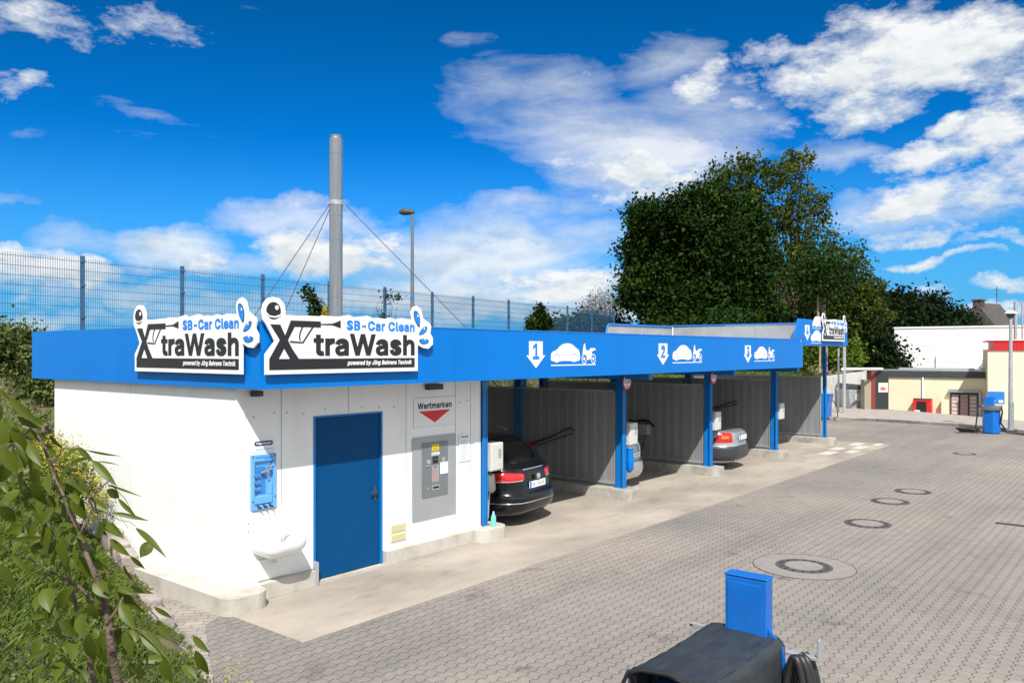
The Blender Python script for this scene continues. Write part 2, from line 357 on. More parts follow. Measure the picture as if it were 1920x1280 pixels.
# letter outlines (advance, contours) in thousandths of the type size
GLYPHS = {' ':[188,[]],',':[188,[[(44,99),(5,-147),(106,-147),(173,98)]]],'-':[453,[[(86,272),(86,160),(365,160),(365,272)]]],'0':[453,[[(22,199),(30,149),(42,104),(60,64),(84,30),(113,2),(147,-19),(185,-31),(227,-35),(268,-31),(306,-19),(340,2),(369,30),(393,64),(411,104),(423,149),(431,199),(433,254),(431,309),(423,359),(410,404),(392,445),(369,479),(340,507),(306,527),(268,540),(227,544),(185,540),(147,527),(113,507),(84,479),(61,445),(43,405),(30,359),(22,309),(20,254)],[(143,181),(139,215),(137,254),(139,293),(143,327),(150,357),(159,381),(170,400),(182,414),(195,424),(227,431),(258,424),(271,414),(283,400),(294,381),(303,357),(310,327),(314,293),(316,254),(314,215),(310,181),(303,152),(294,128),(283,109),(271,95),(258,85),(227,78),(195,85),(182,95),(170,109),(159,128),(150,152)]]],'1':[453,[[(48,83),(48,-28),(419,-28),(419,83),(304,83),(304,537),(189,537),(58,441),(66,318),(192,408),(186,83)]]],'2':[453,[[(153,334),(156,377),(261,300),(214,248),(36,59),(36,-28),(417,-28),(417,84),(194,78),(287,160),(339,217),(374,264),(387,286),(404,329),(408,350),(409,373),(406,403),(398,433),(385,460),(367,484),(345,505),(319,521),(290,534),(259,541),(225,544),(191,541),(159,534),(130,521),(103,504),(81,482),(62,457),(48,428),(40,396),(35,334)]]],'3':[453,[[(48,40),(69,18),(93,-1),(122,-16),(152,-27),(184,-33),(218,-35),(255,-32),(289,-25),(321,-13),(349,4),(374,25),(394,51),(409,80),(418,111),(421,145),(418,178),(409,209),(395,238),(374,263),(349,285),(320,302),(286,313),(271,315),(400,450),(400,537),(42,537),(42,425),(247,430),(129,310),(129,220),(200,220),(226,218),(139,123),(133,160),(11,160),(21,97),(31,67)]]],'4':[453,[[(12,166),(12,77),(254,77),(254,-28),(371,-28),(371,77),(441,77),(441,190),(371,190),(371,346),(254,346),(254,189),(148,188),(350,531),(231,537)]]],'B':[456,[[(153,85),(153,203),(247,203),(312,101),(298,93),(276,87),(244,85)],[(32,537),(32,-28),(247,-28),(287,-26),(324,-19),(356,-8),(384,8),(407,29),(424,52),(436,79),(444,107),(446,136),(444,165),(438,192),(427,217),(413,237),(397,255),(379,268),(401,290),(412,307),(420,327),(425,350),(426,374),(424,403),(417,430),(405,456),(389,479),(367,499),(342,516),(312,528),(278,535),(242,537)],[(153,424),(239,424),(264,422),(282,416),(237,313),(153,313)]]],'C':[510,[[(26,149),(44,103),(69,62),(99,28),(135,1),(176,-19),(220,-31),(267,-35),(296,-33),(323,-29),(349,-22),(375,-12),(420,16),(440,34),(457,54),(472,76),(485,101),(494,128),(508,188),(387,188),(242,83),(220,90),(199,100),(180,115),(164,133),(150,157),(140,184),(134,217),(131,254),(134,292),(140,324),(150,352),(164,375),(180,394),(199,409),(220,419),(242,426),(387,320),(508,320),(494,381),(484,408),(472,433),(457,455),(439,475),(419,493),(398,508),(374,521),(349,531),(323,538),(267,544),(220,540),(176,528),(135,507),(99,480),(69,446),(44,406),(26,360),(16,309),(12,254),(16,199)]]],'H':[517,[[(32,-28),(153,-28),(153,204),(364,204),(364,-28),(485,-28),(485,537),(364,537),(364,317),(153,317),(153,537),(32,537)]]],'I':[300,[[(3,85),(3,-28),(297,-28),(297,85),(211,85),(211,424),(297,424),(297,537),(3,537),(3,424),(90,424),(90,85)]]],'J':[396,[[(5,201),(5,144),(10,94),(27,49),(56,12),(93,-14),(137,-30),(185,-35),(233,-30),(276,-14),(314,12),(342,49),(359,94),(364,144),(364,537),(244,537),(244,147),(242,123),(236,106),(216,85),(203,80),(185,78),(167,80),(153,85),(133,106),(128,123),(126,147),(126,201)]]],'P':[445,[[(32,-28),(153,-28),(153,158),(236,158),(276,160),(313,169),(346,183),(374,202),(397,225),(415,252),(427,282),(434,314),(437,348),(434,381),(427,413),(415,443),(397,470),(374,493),(346,512),(313,526),(276,534),(236,537),(32,537)],[(231,424),(253,423),(271,275),(232,270),(153,270),(153,424)]]],'S':[447,[[(25,72),(41,44),(62,20),(87,-1),(116,-16),(149,-28),(185,-35),(224,-37),(264,-35),(301,-27),(335,-15),(365,2),(390,23),(410,48),(425,76),(434,107),(436,138),(435,165),(429,189),(419,211),(407,230),(392,246),(358,272),(322,290),(272,306),(221,320),(249,428),(269,423),(286,414),(298,403),(305,391),(315,350),(433,350),(425,410),(415,439),(400,465),(380,488),(356,507),(328,523),(297,535),(263,541),(227,544),(191,541),(158,535),(126,523),(97,508),(73,488),(52,464),(36,436),(27,405),(24,372),(28,333),(43,298),(67,269),(97,245),(134,227),(175,213),(236,196),(285,179),(135,126),(128,165),(6,165),(15,102)]]],'T':[449,[[(4,537),(4,424),(165,424),(165,-28),(285,-28),(285,424),(445,424),(445,537)]]],'W':[686,[[(-19,536),(134,-28),(252,-28),(343,308),(434,-28),(552,-28),(705,536),(582,537),(496,203),(492,189),(489,203),(401,537),(285,537),(197,203),(194,190),(190,203),(104,537)]]],'a':[389,[[(27,327),(2,274),(112,241),(138,281),(228,254),(174,248),(119,238),(47,206),(19,176),(10,155),(4,133),(2,108),(5,79),(12,53),(24,29),(40,9),(60,-8),(83,-21),(107,-30),(133,-35),(160,-37),(206,-32),(249,-13),(249,-28),(365,-28),(365,252),(363,282),(357,309),(347,333),(334,354),(319,370),(301,384),(264,402),(244,407),(195,413),(148,408),(102,394),(80,382),(60,367),(42,349)]]],'b':[424,[[(25,537),(25,-28),(140,-28),(180,-30),(204,-35),(230,-36),(265,-33),(298,-24),(329,-7),(356,14),(378,41),(395,73),(408,108),(416,147),(418,189),(416,230),(408,269),(395,304),(377,336),(355,362),(328,384),(298,400),(265,409),(229,413),(203,411),(179,406),(159,398),(142,537)],[(142,165),(145,234),(220,302),(290,251),(299,212),(299,166),(290,127),(237,76),(204,76),(151,125)]]],'c':[396,[[(9,146),(17,108),(31,73),(50,41),(74,14),(102,-7),(134,-24),(169,-33),(207,-36),(269,-28),(375,57),(383,75),(399,122),(288,150),(268,104),(254,89),(234,79),(206,75),(189,76),(162,88),(125,166),(125,209),(162,288),(189,300),(207,302),(234,298),(253,288),(267,273),(287,229),(398,257),(382,304),(228,412),(207,412),(169,409),(134,400),(102,384),(73,362),(50,335),(31,303),(17,268),(9,229),(6,187)]]],'d':[424,[[(6,189),(9,147),(16,108),(29,73),(47,41),(69,14),(96,-7),(126,-24),(160,-33),(195,-36),(221,-35),(245,-30),(285,-28),(400,-28),(400,537),(283,537),(283,387),(266,398),(245,406),(221,411),(195,413),(160,409),(127,400),(96,384),(70,362),(47,336),(29,304),(16,269),(9,230)],[(124,189),(129,233),(205,302),(279,234),(284,189),(279,144),(257,97),(221,76),(188,76),(129,145)]]],'e':[404,[[(48,334),(30,302),(17,266),(9,228),(6,187),(9,146),(17,108),(30,72),(49,41),(73,14),(102,-8),(135,-24),(172,-33),(212,-36),(241,-35),(268,-30),(293,-22),(337,3),(355,20),(371,39),(383,60),(402,110),(289,138),(179,79),(128,141),(399,141),(399,195),(397,229),(392,262),(383,292),(371,318),(356,341),(339,361),(298,391),(252,407),(229,411),(205,412),(167,409),(132,399),(100,383),(72,361)]]],'f':[254,[[(170,-28),(170,299),(256,299),(256,407),(170,407),(210,444),(246,434),(278,540),(227,554),(188,558),(144,552),(123,544),(104,533),(87,519),(72,501),(61,481),(55,457),(53,407),(-22,407),(-22,299),(53,299),(53,-28)]]],'g':[425,[[(12,-59),(36,-100),(81,-145),(102,-157),(125,-166),(150,-173),(177,-177),(207,-179),(240,-177),(271,-171),(301,-162),(329,-148),(353,-129),(373,-106),(389,-77),(398,-45),(400,-10),(400,407),(285,407),(266,398),(245,406),(222,411),(196,413),(161,409),(127,400),(97,384),(70,363),(48,336),(30,305),(16,270),(9,232),(6,191),(9,150),(17,112),(30,78),(48,48),(71,23),(98,3),(128,-12),(161,-20),(195,-23),(221,-22),(244,-17),(264,-10),(281,-27),(274,-42),(264,-53),(250,-62),(231,-67),(142,-47),(108,-5)],[(124,193),(129,234),(205,302),(280,236),(280,149),(236,92),(205,87)]]],'h':[410,[[(25,537),(25,-28),(142,-28),(142,226),(228,299),(242,294),(266,257),(268,234),(268,-28),(385,-28),(385,241),(383,274),(377,306),(366,333),(351,358),(331,378),(309,393),(283,404),(256,410),(227,413),(195,410),(164,400),(142,388),(142,537)]]],'i':[167,[[(13,483),(15,465),(23,448),(34,434),(49,423),(66,417),(84,415),(102,417),(119,423),(133,434),(145,448),(152,465),(155,483),(152,501),(145,518),(133,532),(119,543),(102,550),(84,552),(66,550),(49,543),(34,532),(23,518),(15,501)],[(25,407),(25,-28),(142,-28),(142,407)]]],'k':[381,[[(25,537),(25,-28),(142,-28),(142,135),(148,140),(280,-28),(412,-20),(236,215),(401,397),(273,407),(142,273),(142,537)]]],'l':[189,[[(53,0),(77,-17),(107,-27),(139,-30),(165,-29),(214,-19),(191,87),(157,80),(142,537),(25,537),(25,83),(27,53),(37,25)]]],'m':[610,[[(25,407),(25,-28),(142,-28),(142,237),(246,258),(246,-28),(363,-28),(363,246),(466,272),(468,252),(468,-28),(585,-28),(585,256),(583,287),(576,316),(565,342),(550,364),(532,382),(510,397),(487,406),(462,412),(437,414),(413,413),(369,401),(320,365),(307,381),(282,400),(252,411),(220,414),(199,413),(140,407)]]],'n':[410,[[(25,407),(25,-28),(142,-28),(142,226),(228,299),(242,294),(266,257),(268,234),(268,-28),(385,-28),(385,241),(383,275),(377,306),(366,334),(350,358),(331,378),(309,393),(283,404),(256,410),(227,413),(195,410),(164,400),(140,387),(140,407)]]],'o':[415,[[(9,146),(17,108),(31,73),(50,41),(74,14),(102,-7),(134,-24),(169,-33),(207,-36),(245,-33),(281,-24),(313,-7),(342,14),(366,41),(385,73),(398,108),(406,146),(409,187),(406,229),(398,268),(385,303),(366,335),(342,362),(313,384),(281,400),(245,409),(207,413),(169,409),(134,400),(102,384),(73,362),(50,335),(31,303),(17,268),(9,229),(6,187)],[(125,166),(125,209),(162,288),(189,300),(207,302),(226,300),(287,229),(287,146),(226,76),(189,76),(162,88)]]],'p':[424,[[(25,407),(25,-171),(142,-171),(142,-10),(180,-30),(204,-35),(230,-36),(265,-33),(298,-24),(329,-7),(356,14),(378,41),(395,73),(408,108),(416,147),(418,189),(416,230),(408,269),(395,304),(377,336),(355,362),(328,384),(298,400),(265,409),(229,413),(203,411),(179,406),(159,398),(140,407)],[(142,165),(145,234),(220,302),(290,251),(299,212),(299,166),(290,127),(237,76),(204,76),(151,125)]]],'r':[259,[[(142,-28),(142,236),(271,290),(271,410),(212,413),(186,410),(160,403),(140,407),(25,407),(25,-28)]]],'s':[365,[[(26,40),(40,20),(58,2),(79,-12),(102,-23),(127,-30),(154,-35),(182,-36),(214,-34),(243,-29),(271,-19),(296,-6),(317,11),(335,31),(349,54),(357,79),(359,107),(356,138),(345,166),(327,191),(302,211),(271,226),(237,236),(251,245),(361,269),(344,319),(321,357),(305,373),(286,387),(265,398),(241,406),(215,411),(158,411),(130,405),(104,396),(80,383),(59,367),(42,348),(29,325),(21,300),(19,274),(22,242),(33,213),(52,188),(77,169),(107,154),(142,143),(181,73),(126,100),(112,139),(1,116),(15,63)]]],'t':[227,[[(37,91),(40,58),(52,27),(73,1),(100,-18),(132,-29),(168,-32),(196,-31),(246,-20),(224,85),(154,99),(154,299),(232,299),(232,407),(154,407),(154,499),(37,499),(37,407),(-22,407),(-22,299),(37,299)]]],'w':[567,[[(-13,406),(117,-28),(220,-28),(284,195),(292,164),(347,-28),(450,-28),(581,406),(459,407),(397,186),(389,221),(338,407),(231,407),(179,221),(170,185),(161,221),(108,407)]]],'y':[389,[[(74,-60),(41,-54),(13,-159),(60,-171),(91,-173),(112,-172),(132,-168),(184,-140),(230,-69),(408,405),(286,407),(197,164),(192,164),(104,407),(-19,405),(133,-2)]]],'ö':[415,[[(67,483),(69,465),(76,449),(87,435),(101,424),(118,417),(136,415),(153,417),(170,424),(184,435),(195,449),(202,465),(204,483),(202,501),(195,517),(184,532),(170,543),(136,552),(101,543),(87,532),(76,518),(69,501)],[(9,146),(17,108),(31,73),(50,41),(74,14),(102,-7),(134,-24),(169,-33),(207,-36),(245,-33),(281,-24),(313,-7),(342,14),(366,41),(385,73),(398,108),(406,146),(409,187),(406,229),(398,268),(385,303),(366,335),(342,362),(313,384),(281,400),(245,409),(207,413),(169,409),(134,400),(102,384),(73,362),(50,335),(31,303),(17,268),(9,229),(6,187)],[(125,166),(125,209),(162,288),(189,300),(207,302),(226,300),(287,229),(287,146),(226,76),(189,76),(162,88)],[(213,465),(220,449),(231,435),(245,424),(261,417),(279,415),(297,417),(314,424),(328,435),(339,449),(346,465),(348,483),(346,501),(339,517),(328,532),(314,543),(279,552),(245,543),(231,532),(220,518),(213,501),(210,483)]]],'€':[464,[[(15,357),(-20,254),(13,253),(-20,153),(62,153),(79,103),(102,63),(130,29),(164,1),(202,-19),(243,-31),(287,-35),(344,-29),(370,-21),(396,-10),(420,5),(456,35),(407,138),(352,99),(322,86),(287,81),(266,83),(247,89),(229,99),(213,113),(199,131),(188,152),(316,151),(357,251),(359,251),(402,353),(187,355),(199,377),(213,396),(229,410),(247,420),(267,426),(287,428),(321,423),(352,409),(409,366),(457,471),(420,502),(396,517),(371,529),(344,537),(316,542),(287,544),(243,540),(202,527),(164,507),(130,480),(102,445),(79,405),(62,356)]]]}
GLYPHS['e'][1].append([(126, 250), (268, 250), (260, 276), (238, 295), (205, 301), (168, 293), (140, 273)])
GLYPHS['a'][1].append([(170, 74), (220, 86), (242, 108), (250, 138), (250, 158), (231, 148), (200, 143), (175, 140), (147, 134), (131, 121), (122, 105), (128, 86), (147, 78)])
CAPH = (max(p[1] for c in GLYPHS['W'][1] for p in c) - min(p[1] for c in GLYPHS['W'][1] for p in c)) / 1000
def text_obj(name, s, x0, z0, cap, width, y, m, parent, bold=0.0, shear=0.0, thick=.002, align='L', track=0.0):
    """letters as thin solid shapes standing in the local XZ plane, facing -Y; cap = capital height, width = fitted width"""
    cu = bpy.data.curves.new('t', 'CURVE'); cu.dimensions = '2D'; cu.fill_mode = 'BOTH'
    x = 0
    for ch in s:
        ad, cs = GLYPHS[ch]
        for c in cs:
            sp = cu.splines.new('POLY'); sp.points.add(len(c) - 1); sp.use_cyclic_u = True
            for i, (px_, py_) in enumerate(c): sp.points[i].co = (x + px_ / 1000, py_ / 1000, 0, 1)
        x += ad / 1000 + track + .03
    ob = bpy.data.objects.new('t', cu); COL.objects.link(ob)
    dg = bpy.context.evaluated_depsgraph_get(); dg.update()
    me = bpy.data.meshes.new_from_object(ob.evaluated_get(dg)); COL.objects.unlink(ob); bpy.data.objects.remove(ob)
    xs = [v.co.x + shear * v.co.y for v in me.vertices]; mn, mxx = min(xs), max(xs)
    sz = cap / CAPH; sx = (width / (mxx - mn)) if width else sz
    w = (mxx - mn) * sx; ox = x0 - (w / 2 if align == 'C' else 0)
    bm = bmesh.new(); bm.from_mesh(me)
    for v in bm.verts: v.co = Vector(((v.co.x + shear * v.co.y - mn) * sx + ox, y, (v.co.y + .03) * sz + z0))
    r = bmesh.ops.extrude_face_region(bm, geom=list(bm.faces))
    for g in r['geom']:
        if isinstance(g, bmesh.types.BMVert): g.co.y -= thick
    bmesh.ops.recalc_face_normals(bm, faces=bm.faces)
    bm.to_mesh(me); bm.free(); me.materials.clear(); me.materials.append(M[m] if isinstance(m, str) else m)
    me.name = name
    o = bpy.data.objects.new(name, me); COL.objects.link(o); o.parent = parent
    return o

def smooth_poly(pts, it=2):
    for _ in range(it):
        q = []
        for i in range(len(pts)):
            a, b = pts[i], pts[(i + 1) % len(pts)]
            q += [(a[0] * .75 + b[0] * .25, a[1] * .75 + b[1] * .25), (a[0] * .25 + b[0] * .75, a[1] * .25 + b[1] * .75)]
        pts = q
    return pts
def ellipse(cx, cz, rx, rz, n=28): return [(cx + rx * math.cos(2 * math.pi * i / n), cz + rz * math.sin(2 * math.pi * i / n)) for i in range(n)]
def stroke(pts, w):
    """polyline to a constant-width polygon"""
    L_, R_ = [], []
    for i, p in enumerate(pts):
        a = pts[max(0, i - 1)]; b = pts[min(len(pts) - 1, i + 1)]
        d = Vector((b[0] - a[0], b[1] - a[1])).normalized(); n = Vector((-d.y, d.x)) * w / 2
        L_.append((p[0] + n.x, p[1] + n.y)); R_.append((p[0] - n.x, p[1] - n.y))
    return L_ + R_[::-1]

# ------------------------------------------------------------------ camera, sun, sky
cam = bpy.data.cameras.new('camera'); co = bpy.data.objects.new('camera', cam); COL.objects.link(co)
co.location = (0, 0, EYE); co.rotation_euler = (R(90), 0, PHI - R(90)); cam.lens = 28.44; cam.sensor_width = 36; cam.shift_y = .0104
cam.clip_end = 3000; cam.clip_start = .05; sc.camera = co
SUND = Vector((.62, .60, -1)).normalized()
sl = bpy.data.lights.new('sun', 'SUN'); sl.energy = 4.5; sl.angle = R(.5); sl.color = (1, .965, .91)
so = bpy.data.objects.new('sun', sl); COL.objects.link(so); so.rotation_euler = SUND.to_track_quat('-Z', 'Y').to_euler(); so.location = (-5, -5, 20)
sc.view_settings.view_transform = 'Standard'; sc.view_settings.look = 'None'; sc.view_settings.exposure = .42; sc.view_settings.gamma = 1

def ray(u, v):
    k = (u - 960) / 1517; w = (660 - v) / 1517
    return Vector((CP + k * SP, SP - k * CP, w)).normalized()
def world():
    w = bpy.data.worlds.new('World'); sc.world = w; w.use_nodes = True
    nt = w.node_tree; N, L = nt.nodes, nt.links; N.clear()
    # ---- cloud density as a node group of direction
    g = bpy.data.node_groups.new('cloud_density', 'ShaderNodeTree')
    g.interface.new_socket('Dir', in_out='INPUT', socket_type='NodeSocketVector'); g.interface.new_socket('D', in_out='OUTPUT', socket_type='NodeSocketFloat'); g.interface.new_socket('S', in_out='OUTPUT', socket_type='NodeSocketFloat')
    gn, gl = g.nodes, g.links
    gi = gn.new('NodeGroupInput'); go = gn.new('NodeGroupOutput')
    def vm(op, a, b=None, sc_=None):
        n = gn.new('ShaderNodeVectorMath'); n.operation = op
        for i, x in enumerate((a, b)):
            if x is None: continue
            if isinstance(x, (tuple, Vector)): n.inputs[i].default_value = tuple(x)
            else: gl.new(x, n.inputs[i])
        if sc_ is not None: n.inputs['Scale'].default_value = sc_
        return n.outputs['Value'] if op in ('DOT_PRODUCT', 'LENGTH') else n.outputs['Vector']
    def ma(op, a, b=None, c=None):
        n = gn.new('ShaderNodeMath'); n.operation = op
        for i, x in enumerate((a, b, c)):
            if x is None: continue
            if isinstance(x, (int, float)): n.inputs[i].default_value = x
            else: gl.new(x, n.inputs[i])
        return n.outputs[0]
    def nz(vec, scale, det, ro=.55, dist=0):
        n = gn.new('ShaderNodeTexNoise'); n.inputs['Scale'].default_value = scale; n.inputs['Detail'].default_value = det; n.inputs['Roughness'].default_value = ro; n.inputs['Distortion'].default_value = dist
        gl.new(vec, n.inputs['Vector']); return n
    d0 = gi.outputs['Dir']
    wn = nz(d0, 9, 5, .6)
    off = vm('SCALE', vm('SUBTRACT', wn.outputs['Color'], (.5, .5, .5)), None, .085)
    dw = vm('ADD', d0, off)
    stc = gn.new('ShaderNodeMapping'); stc.inputs['Scale'].default_value = (1, 1, 2.3); gl.new(d0, stc.inputs['Vector'])
    fb = nz(stc.outputs['Vector'], 12, 10, .66).outputs['Fac']
    fh = nz(stc.outputs['Vector'], 4.5, 6, .6).outputs['Fac']
    st = gn.new('ShaderNodeMapping'); st.inputs['Scale'].default_value = (1, 1, 4.5); gl.new(d0, st.inputs['Vector'])
    fc = nz(st.outputs['Vector'], 5, 8, .6, .4).outputs['Fac']
    # cx, cy, rx, ry, tilt, weight, wispy
    B = [(110, 30, 140, 44, 0, .80, 0), (255, 40, 120, 32, 0, .78, 0), (30, 172, 52, 20, 10, .85, 0), (240, 210, 75, 14, 0, .34, 1), (45, 247, 34, 9, 0, .4, 1), (50, 362, 85, 13, 12, .42, 1),
         (175, 90, 40, 18, 0, .5, 0), (345, 62, 35, 9, 0, .5, 0),
         (940, 97, 24, 15, 0, .5, 0), (870, 97, 34, 20, 0, .33, 1), (1108, 145, 30, 10, 0, .45, 0), (1160, 105, 22, 7, -10, .4, 0), (1300, 14, 30, 10, -35, .5, 0),
         (960, 185, 110, 65, 10, .55, 1), (1090, 225, 150, 60, 20, .75, 1), (1240, 140, 90, 50, -30, .55, 1), (1190, 275, 170, 55, 0, .95, 1), (1300, 235, 140, 60, 0, .8, 1),
         (1430, 105, 55, 22, 0, .85, 0), (1745, 92, 150, 58, 8, 1.2, 0), (1880, 115, 90, 55, 0, 1.1, 0), (1570, 165, 120, 62, 0, 1.1, 0), (1650, 195, 100, 24, 0, 1.0, 0), (1350, 180, 90, 38, 0, .9, 0), (1480, 205, 120, 40, 0, .9, 0), (1640, 130, 90, 50, 0, 1.1, 0),
         (1190, 335, 145, 34, 0, 1.15, 0), (1050, 310, 40, 14, 0, .7, 0), (1290, 320, 60, 30, 0, .9, 0), (1550, 292, 80, 20, 0, .7, 1), (1790, 288, 150, 22, -4, 1.1, 0), (1885, 250, 80, 42, -15, 1.1, 0), (1785, 245, 40, 16, 0, 1.0, 0),
         (1780, 375, 200, 42, -4, .98, 0), (1900, 335, 90, 34, 0, .95, 0), (1690, 435, 120, 18, 0, .95, 0), (1600, 395, 90, 26, 0, .7, 1), (1700, 400, 160, 30, 0, .7, 1), (1855, 447, 75, 12, -4, .95, 0), (1765, 484, 110, 9, -2, .85, 0), (1885, 535, 90, 17, 0, .95, 0), (1705, 548, 90, 16, 0, .85, 0), (1850, 590, 110, 12, 0, .7, 0),
         (325, 470, 85, 28, 0, .85, 1), (370, 485, 60, 22, 0, 1.0, 0), (90, 515, 140, 26, 0, .95, 0), (30, 540, 80, 16, 0, .7, 0), (180, 462, 100, 22, 0, .42, 1), (560, 420, 150, 22, 0, .75, 1), (600, 470, 110, 34, 0, 1.1, 0), (700, 450, 70, 26, 0, .9, 0), (720, 490, 90, 22, 0, .8, 0), (230, 545, 120, 16, 0, .7, 1), (480, 500, 90, 20, 0, .55, 1),
         (880, 485, 190, 55, 0, .85, 1), (1040, 540, 130, 36, 0, .9, 0), (880, 560, 160, 26, 0, .8, 1), (960, 410, 200, 22, -8, .6, 1), (1080, 430, 110, 40, 0, .65, 1), (700, 570, 140, 20, 0, .65, 1), (420, 585, 160, 16, 0, .6, 1), (1080, 590, 140, 20, 0, .8, 0), (100, 590, 120, 14, 0, .6, 1)]
    up = Vector((0, 0, 1)); cum = wis = acc = tot = None
    for cx, cy, rx, ry, tl, wt, ws in B:
        if cy > 395 and cx < 1250: wt *= 1.18; rx *= 1.1; ry *= 1.1
        c = ray(cx, cy); e1 = c.cross(up).normalized(); e2 = e1.cross(c).normalized()
        a = R(tl); f1 = e1 * math.cos(a) - e2 * math.sin(a); f2 = e1 * math.sin(a) + e2 * math.cos(a)
        ss = 1 / 1517 / (1 + ((cx - 960) / 1517) ** 2) ** .5
        q1 = vm('DOT_PRODUCT', dw, f1 / (rx * ss)); q2 = vm('DOT_PRODUCT', dw, f2 / (ry * ss * 1.25))
        q1 = ma('SUBTRACT', q1, c.dot(f1 / (rx * ss)))
        r2 = ma('MULTIPLY_ADD', q1, q1, ma('MULTIPLY', q2, q2))
        val = ma('MULTIPLY', ma('MAXIMUM', ma('MULTIPLY_ADD', r2, -.42, 1.0), 0), wt)
        if ws: wis = val if wis is None else ma('MAXIMUM', wis, val)
        else:
            cum = val if cum is None else ma('MAXIMUM', cum, val)
            acc = ma('MULTIPLY', val, q2) if acc is None else ma('MULTIPLY_ADD', val, q2, acc)
            tot = val if tot is None else ma('ADD', tot, val)
    # cumulus: crisp edges ; veils: soft and streaky
    dc = ma('MULTIPLY_ADD', ma('SUBTRACT', fb, .5), 2.3, ma('SUBTRACT', cum, .55))
    dc = ma('MULTIPLY_ADD', ma('SUBTRACT', fh, .5), .9, dc)
    dc = ma('MULTIPLY', dc, 1.75)
    dc = ma('MINIMUM', ma('MAXIMUM', dc, 0), 1)
    dv = ma('MULTIPLY_ADD', ma('SUBTRACT', fc, .5), 1.5, ma('SUBTRACT', wis, .26))
    dv = ma('MINIMUM', ma('MAXIMUM', ma('MULTIPLY', dv, 1.05), 0), .86)
    D = ma('MAXIMUM', dc, dv)
    # unseen sky beside and behind the camera: bright cloud added as neutral fill light
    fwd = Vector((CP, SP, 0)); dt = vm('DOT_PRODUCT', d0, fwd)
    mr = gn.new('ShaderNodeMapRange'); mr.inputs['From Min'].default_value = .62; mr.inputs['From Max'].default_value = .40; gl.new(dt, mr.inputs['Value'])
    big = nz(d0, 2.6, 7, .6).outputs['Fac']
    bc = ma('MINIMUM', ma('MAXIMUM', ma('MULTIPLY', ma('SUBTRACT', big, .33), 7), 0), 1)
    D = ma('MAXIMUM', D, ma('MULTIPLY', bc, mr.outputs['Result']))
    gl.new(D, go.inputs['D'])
    # light from above: upper side of each cloud body bright, base grey, with billows
    dl = vm('ADD', stc.outputs['Vector'], (-.008, -.006, .022))
    fb2 = nz(dl, 12, 5, .66).outputs['Fac']
    lit = ma('MULTIPLY_ADD', ma('DIVIDE', acc, ma('ADD', tot, .05)), .42, .62)
    lit = ma('MULTIPLY_ADD', ma('SUBTRACT', fb, fb2), 2.6, lit)
    lit = ma('MINIMUM', ma('MAXIMUM', lit, 0), 1)
    gl.new(lit, go.inputs['S'])
    tc = N.new('ShaderNodeTexCoord')
    A = N.new('ShaderNodeGroup'); A.node_tree = g; L.new(tc.outputs['Generated'], A.inputs[0])
    sk = N.new('ShaderNodeTexSky'); sk.sky_type = 'NISHITA'; sk.sun_disc = False; sk.sun_elevation = math.asin(-SUND.z)
    sk.sun_rotation = math.atan2(-SUND.x, -SUND.y); sk.altitude = 200; sk.air_density = 1.2; sk.dust_density = .3; sk.ozone_density = 3.5
    # deep polarised blue of the photograph
    se = N.new('ShaderNodeSeparateColor'); L.new(sk.outputs['Color'], se.inputs[0]); cb = N.new('ShaderNodeCombineColor')
    for i, (mul, pw) in enumerate(SKYCURVE):
        p_ = N.new('ShaderNodeMath'); p_.operation = 'POWER'; L.new(se.outputs[i], p_.inputs[0]); p_.inputs[1].default_value = pw
        q_ = N.new('ShaderNodeMath'); q_.operation = 'MULTIPLY'; L.new(p_.outputs[0], q_.inputs[0]); q_.inputs[1].default_value = mul
        L.new(q_.outputs[0], cb.inputs[i])
    sx_ = N.new('ShaderNodeSeparateXYZ'); L.new(tc.outputs['Generated'], sx_.inputs[0])
    el = N.new('ShaderNodeMapRange'); el.interpolation_type = 'SMOOTHSTEP'; el.inputs['From Min'].default_value = .26; el.inputs['From Max'].default_value = -.02; el.inputs['To Max'].default_value = .95; L.new(sx_.outputs['Z'], el.inputs['Value'])
    hz = N.new('ShaderNodeMix'); hz.data_type = 'RGBA'; hz.inputs['B'].default_value = (.95, 3.5, 6.5, 1); L.new(el.outputs['Result'], hz.inputs['Factor']); L.new(cb.outputs[0], hz.inputs['A'])
    cc = N.new('ShaderNodeMix'); cc.data_type = 'RGBA'; cc.inputs['A'].default_value = (4.3, 5.0, 5.5, 1); cc.inputs['B'].default_value = (7.0, 7.15, 7.2, 1); L.new(A.outputs['S'], cc.inputs['Factor'])
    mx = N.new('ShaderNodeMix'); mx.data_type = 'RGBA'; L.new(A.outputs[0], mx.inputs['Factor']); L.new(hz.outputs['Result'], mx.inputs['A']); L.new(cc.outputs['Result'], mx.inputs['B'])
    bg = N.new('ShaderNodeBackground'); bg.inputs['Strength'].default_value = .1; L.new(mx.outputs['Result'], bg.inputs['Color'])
    ou = N.new('ShaderNodeOutputWorld'); L.new(bg.outputs[0], ou.inputs[0])
    w.cycles.sampling_method = 'MANUAL'; w.cycles.sample_map_resolution = 512
SKYCURVE = ((.0010, 3.0), (.212, 1.48), (.150, 2.0))
world()

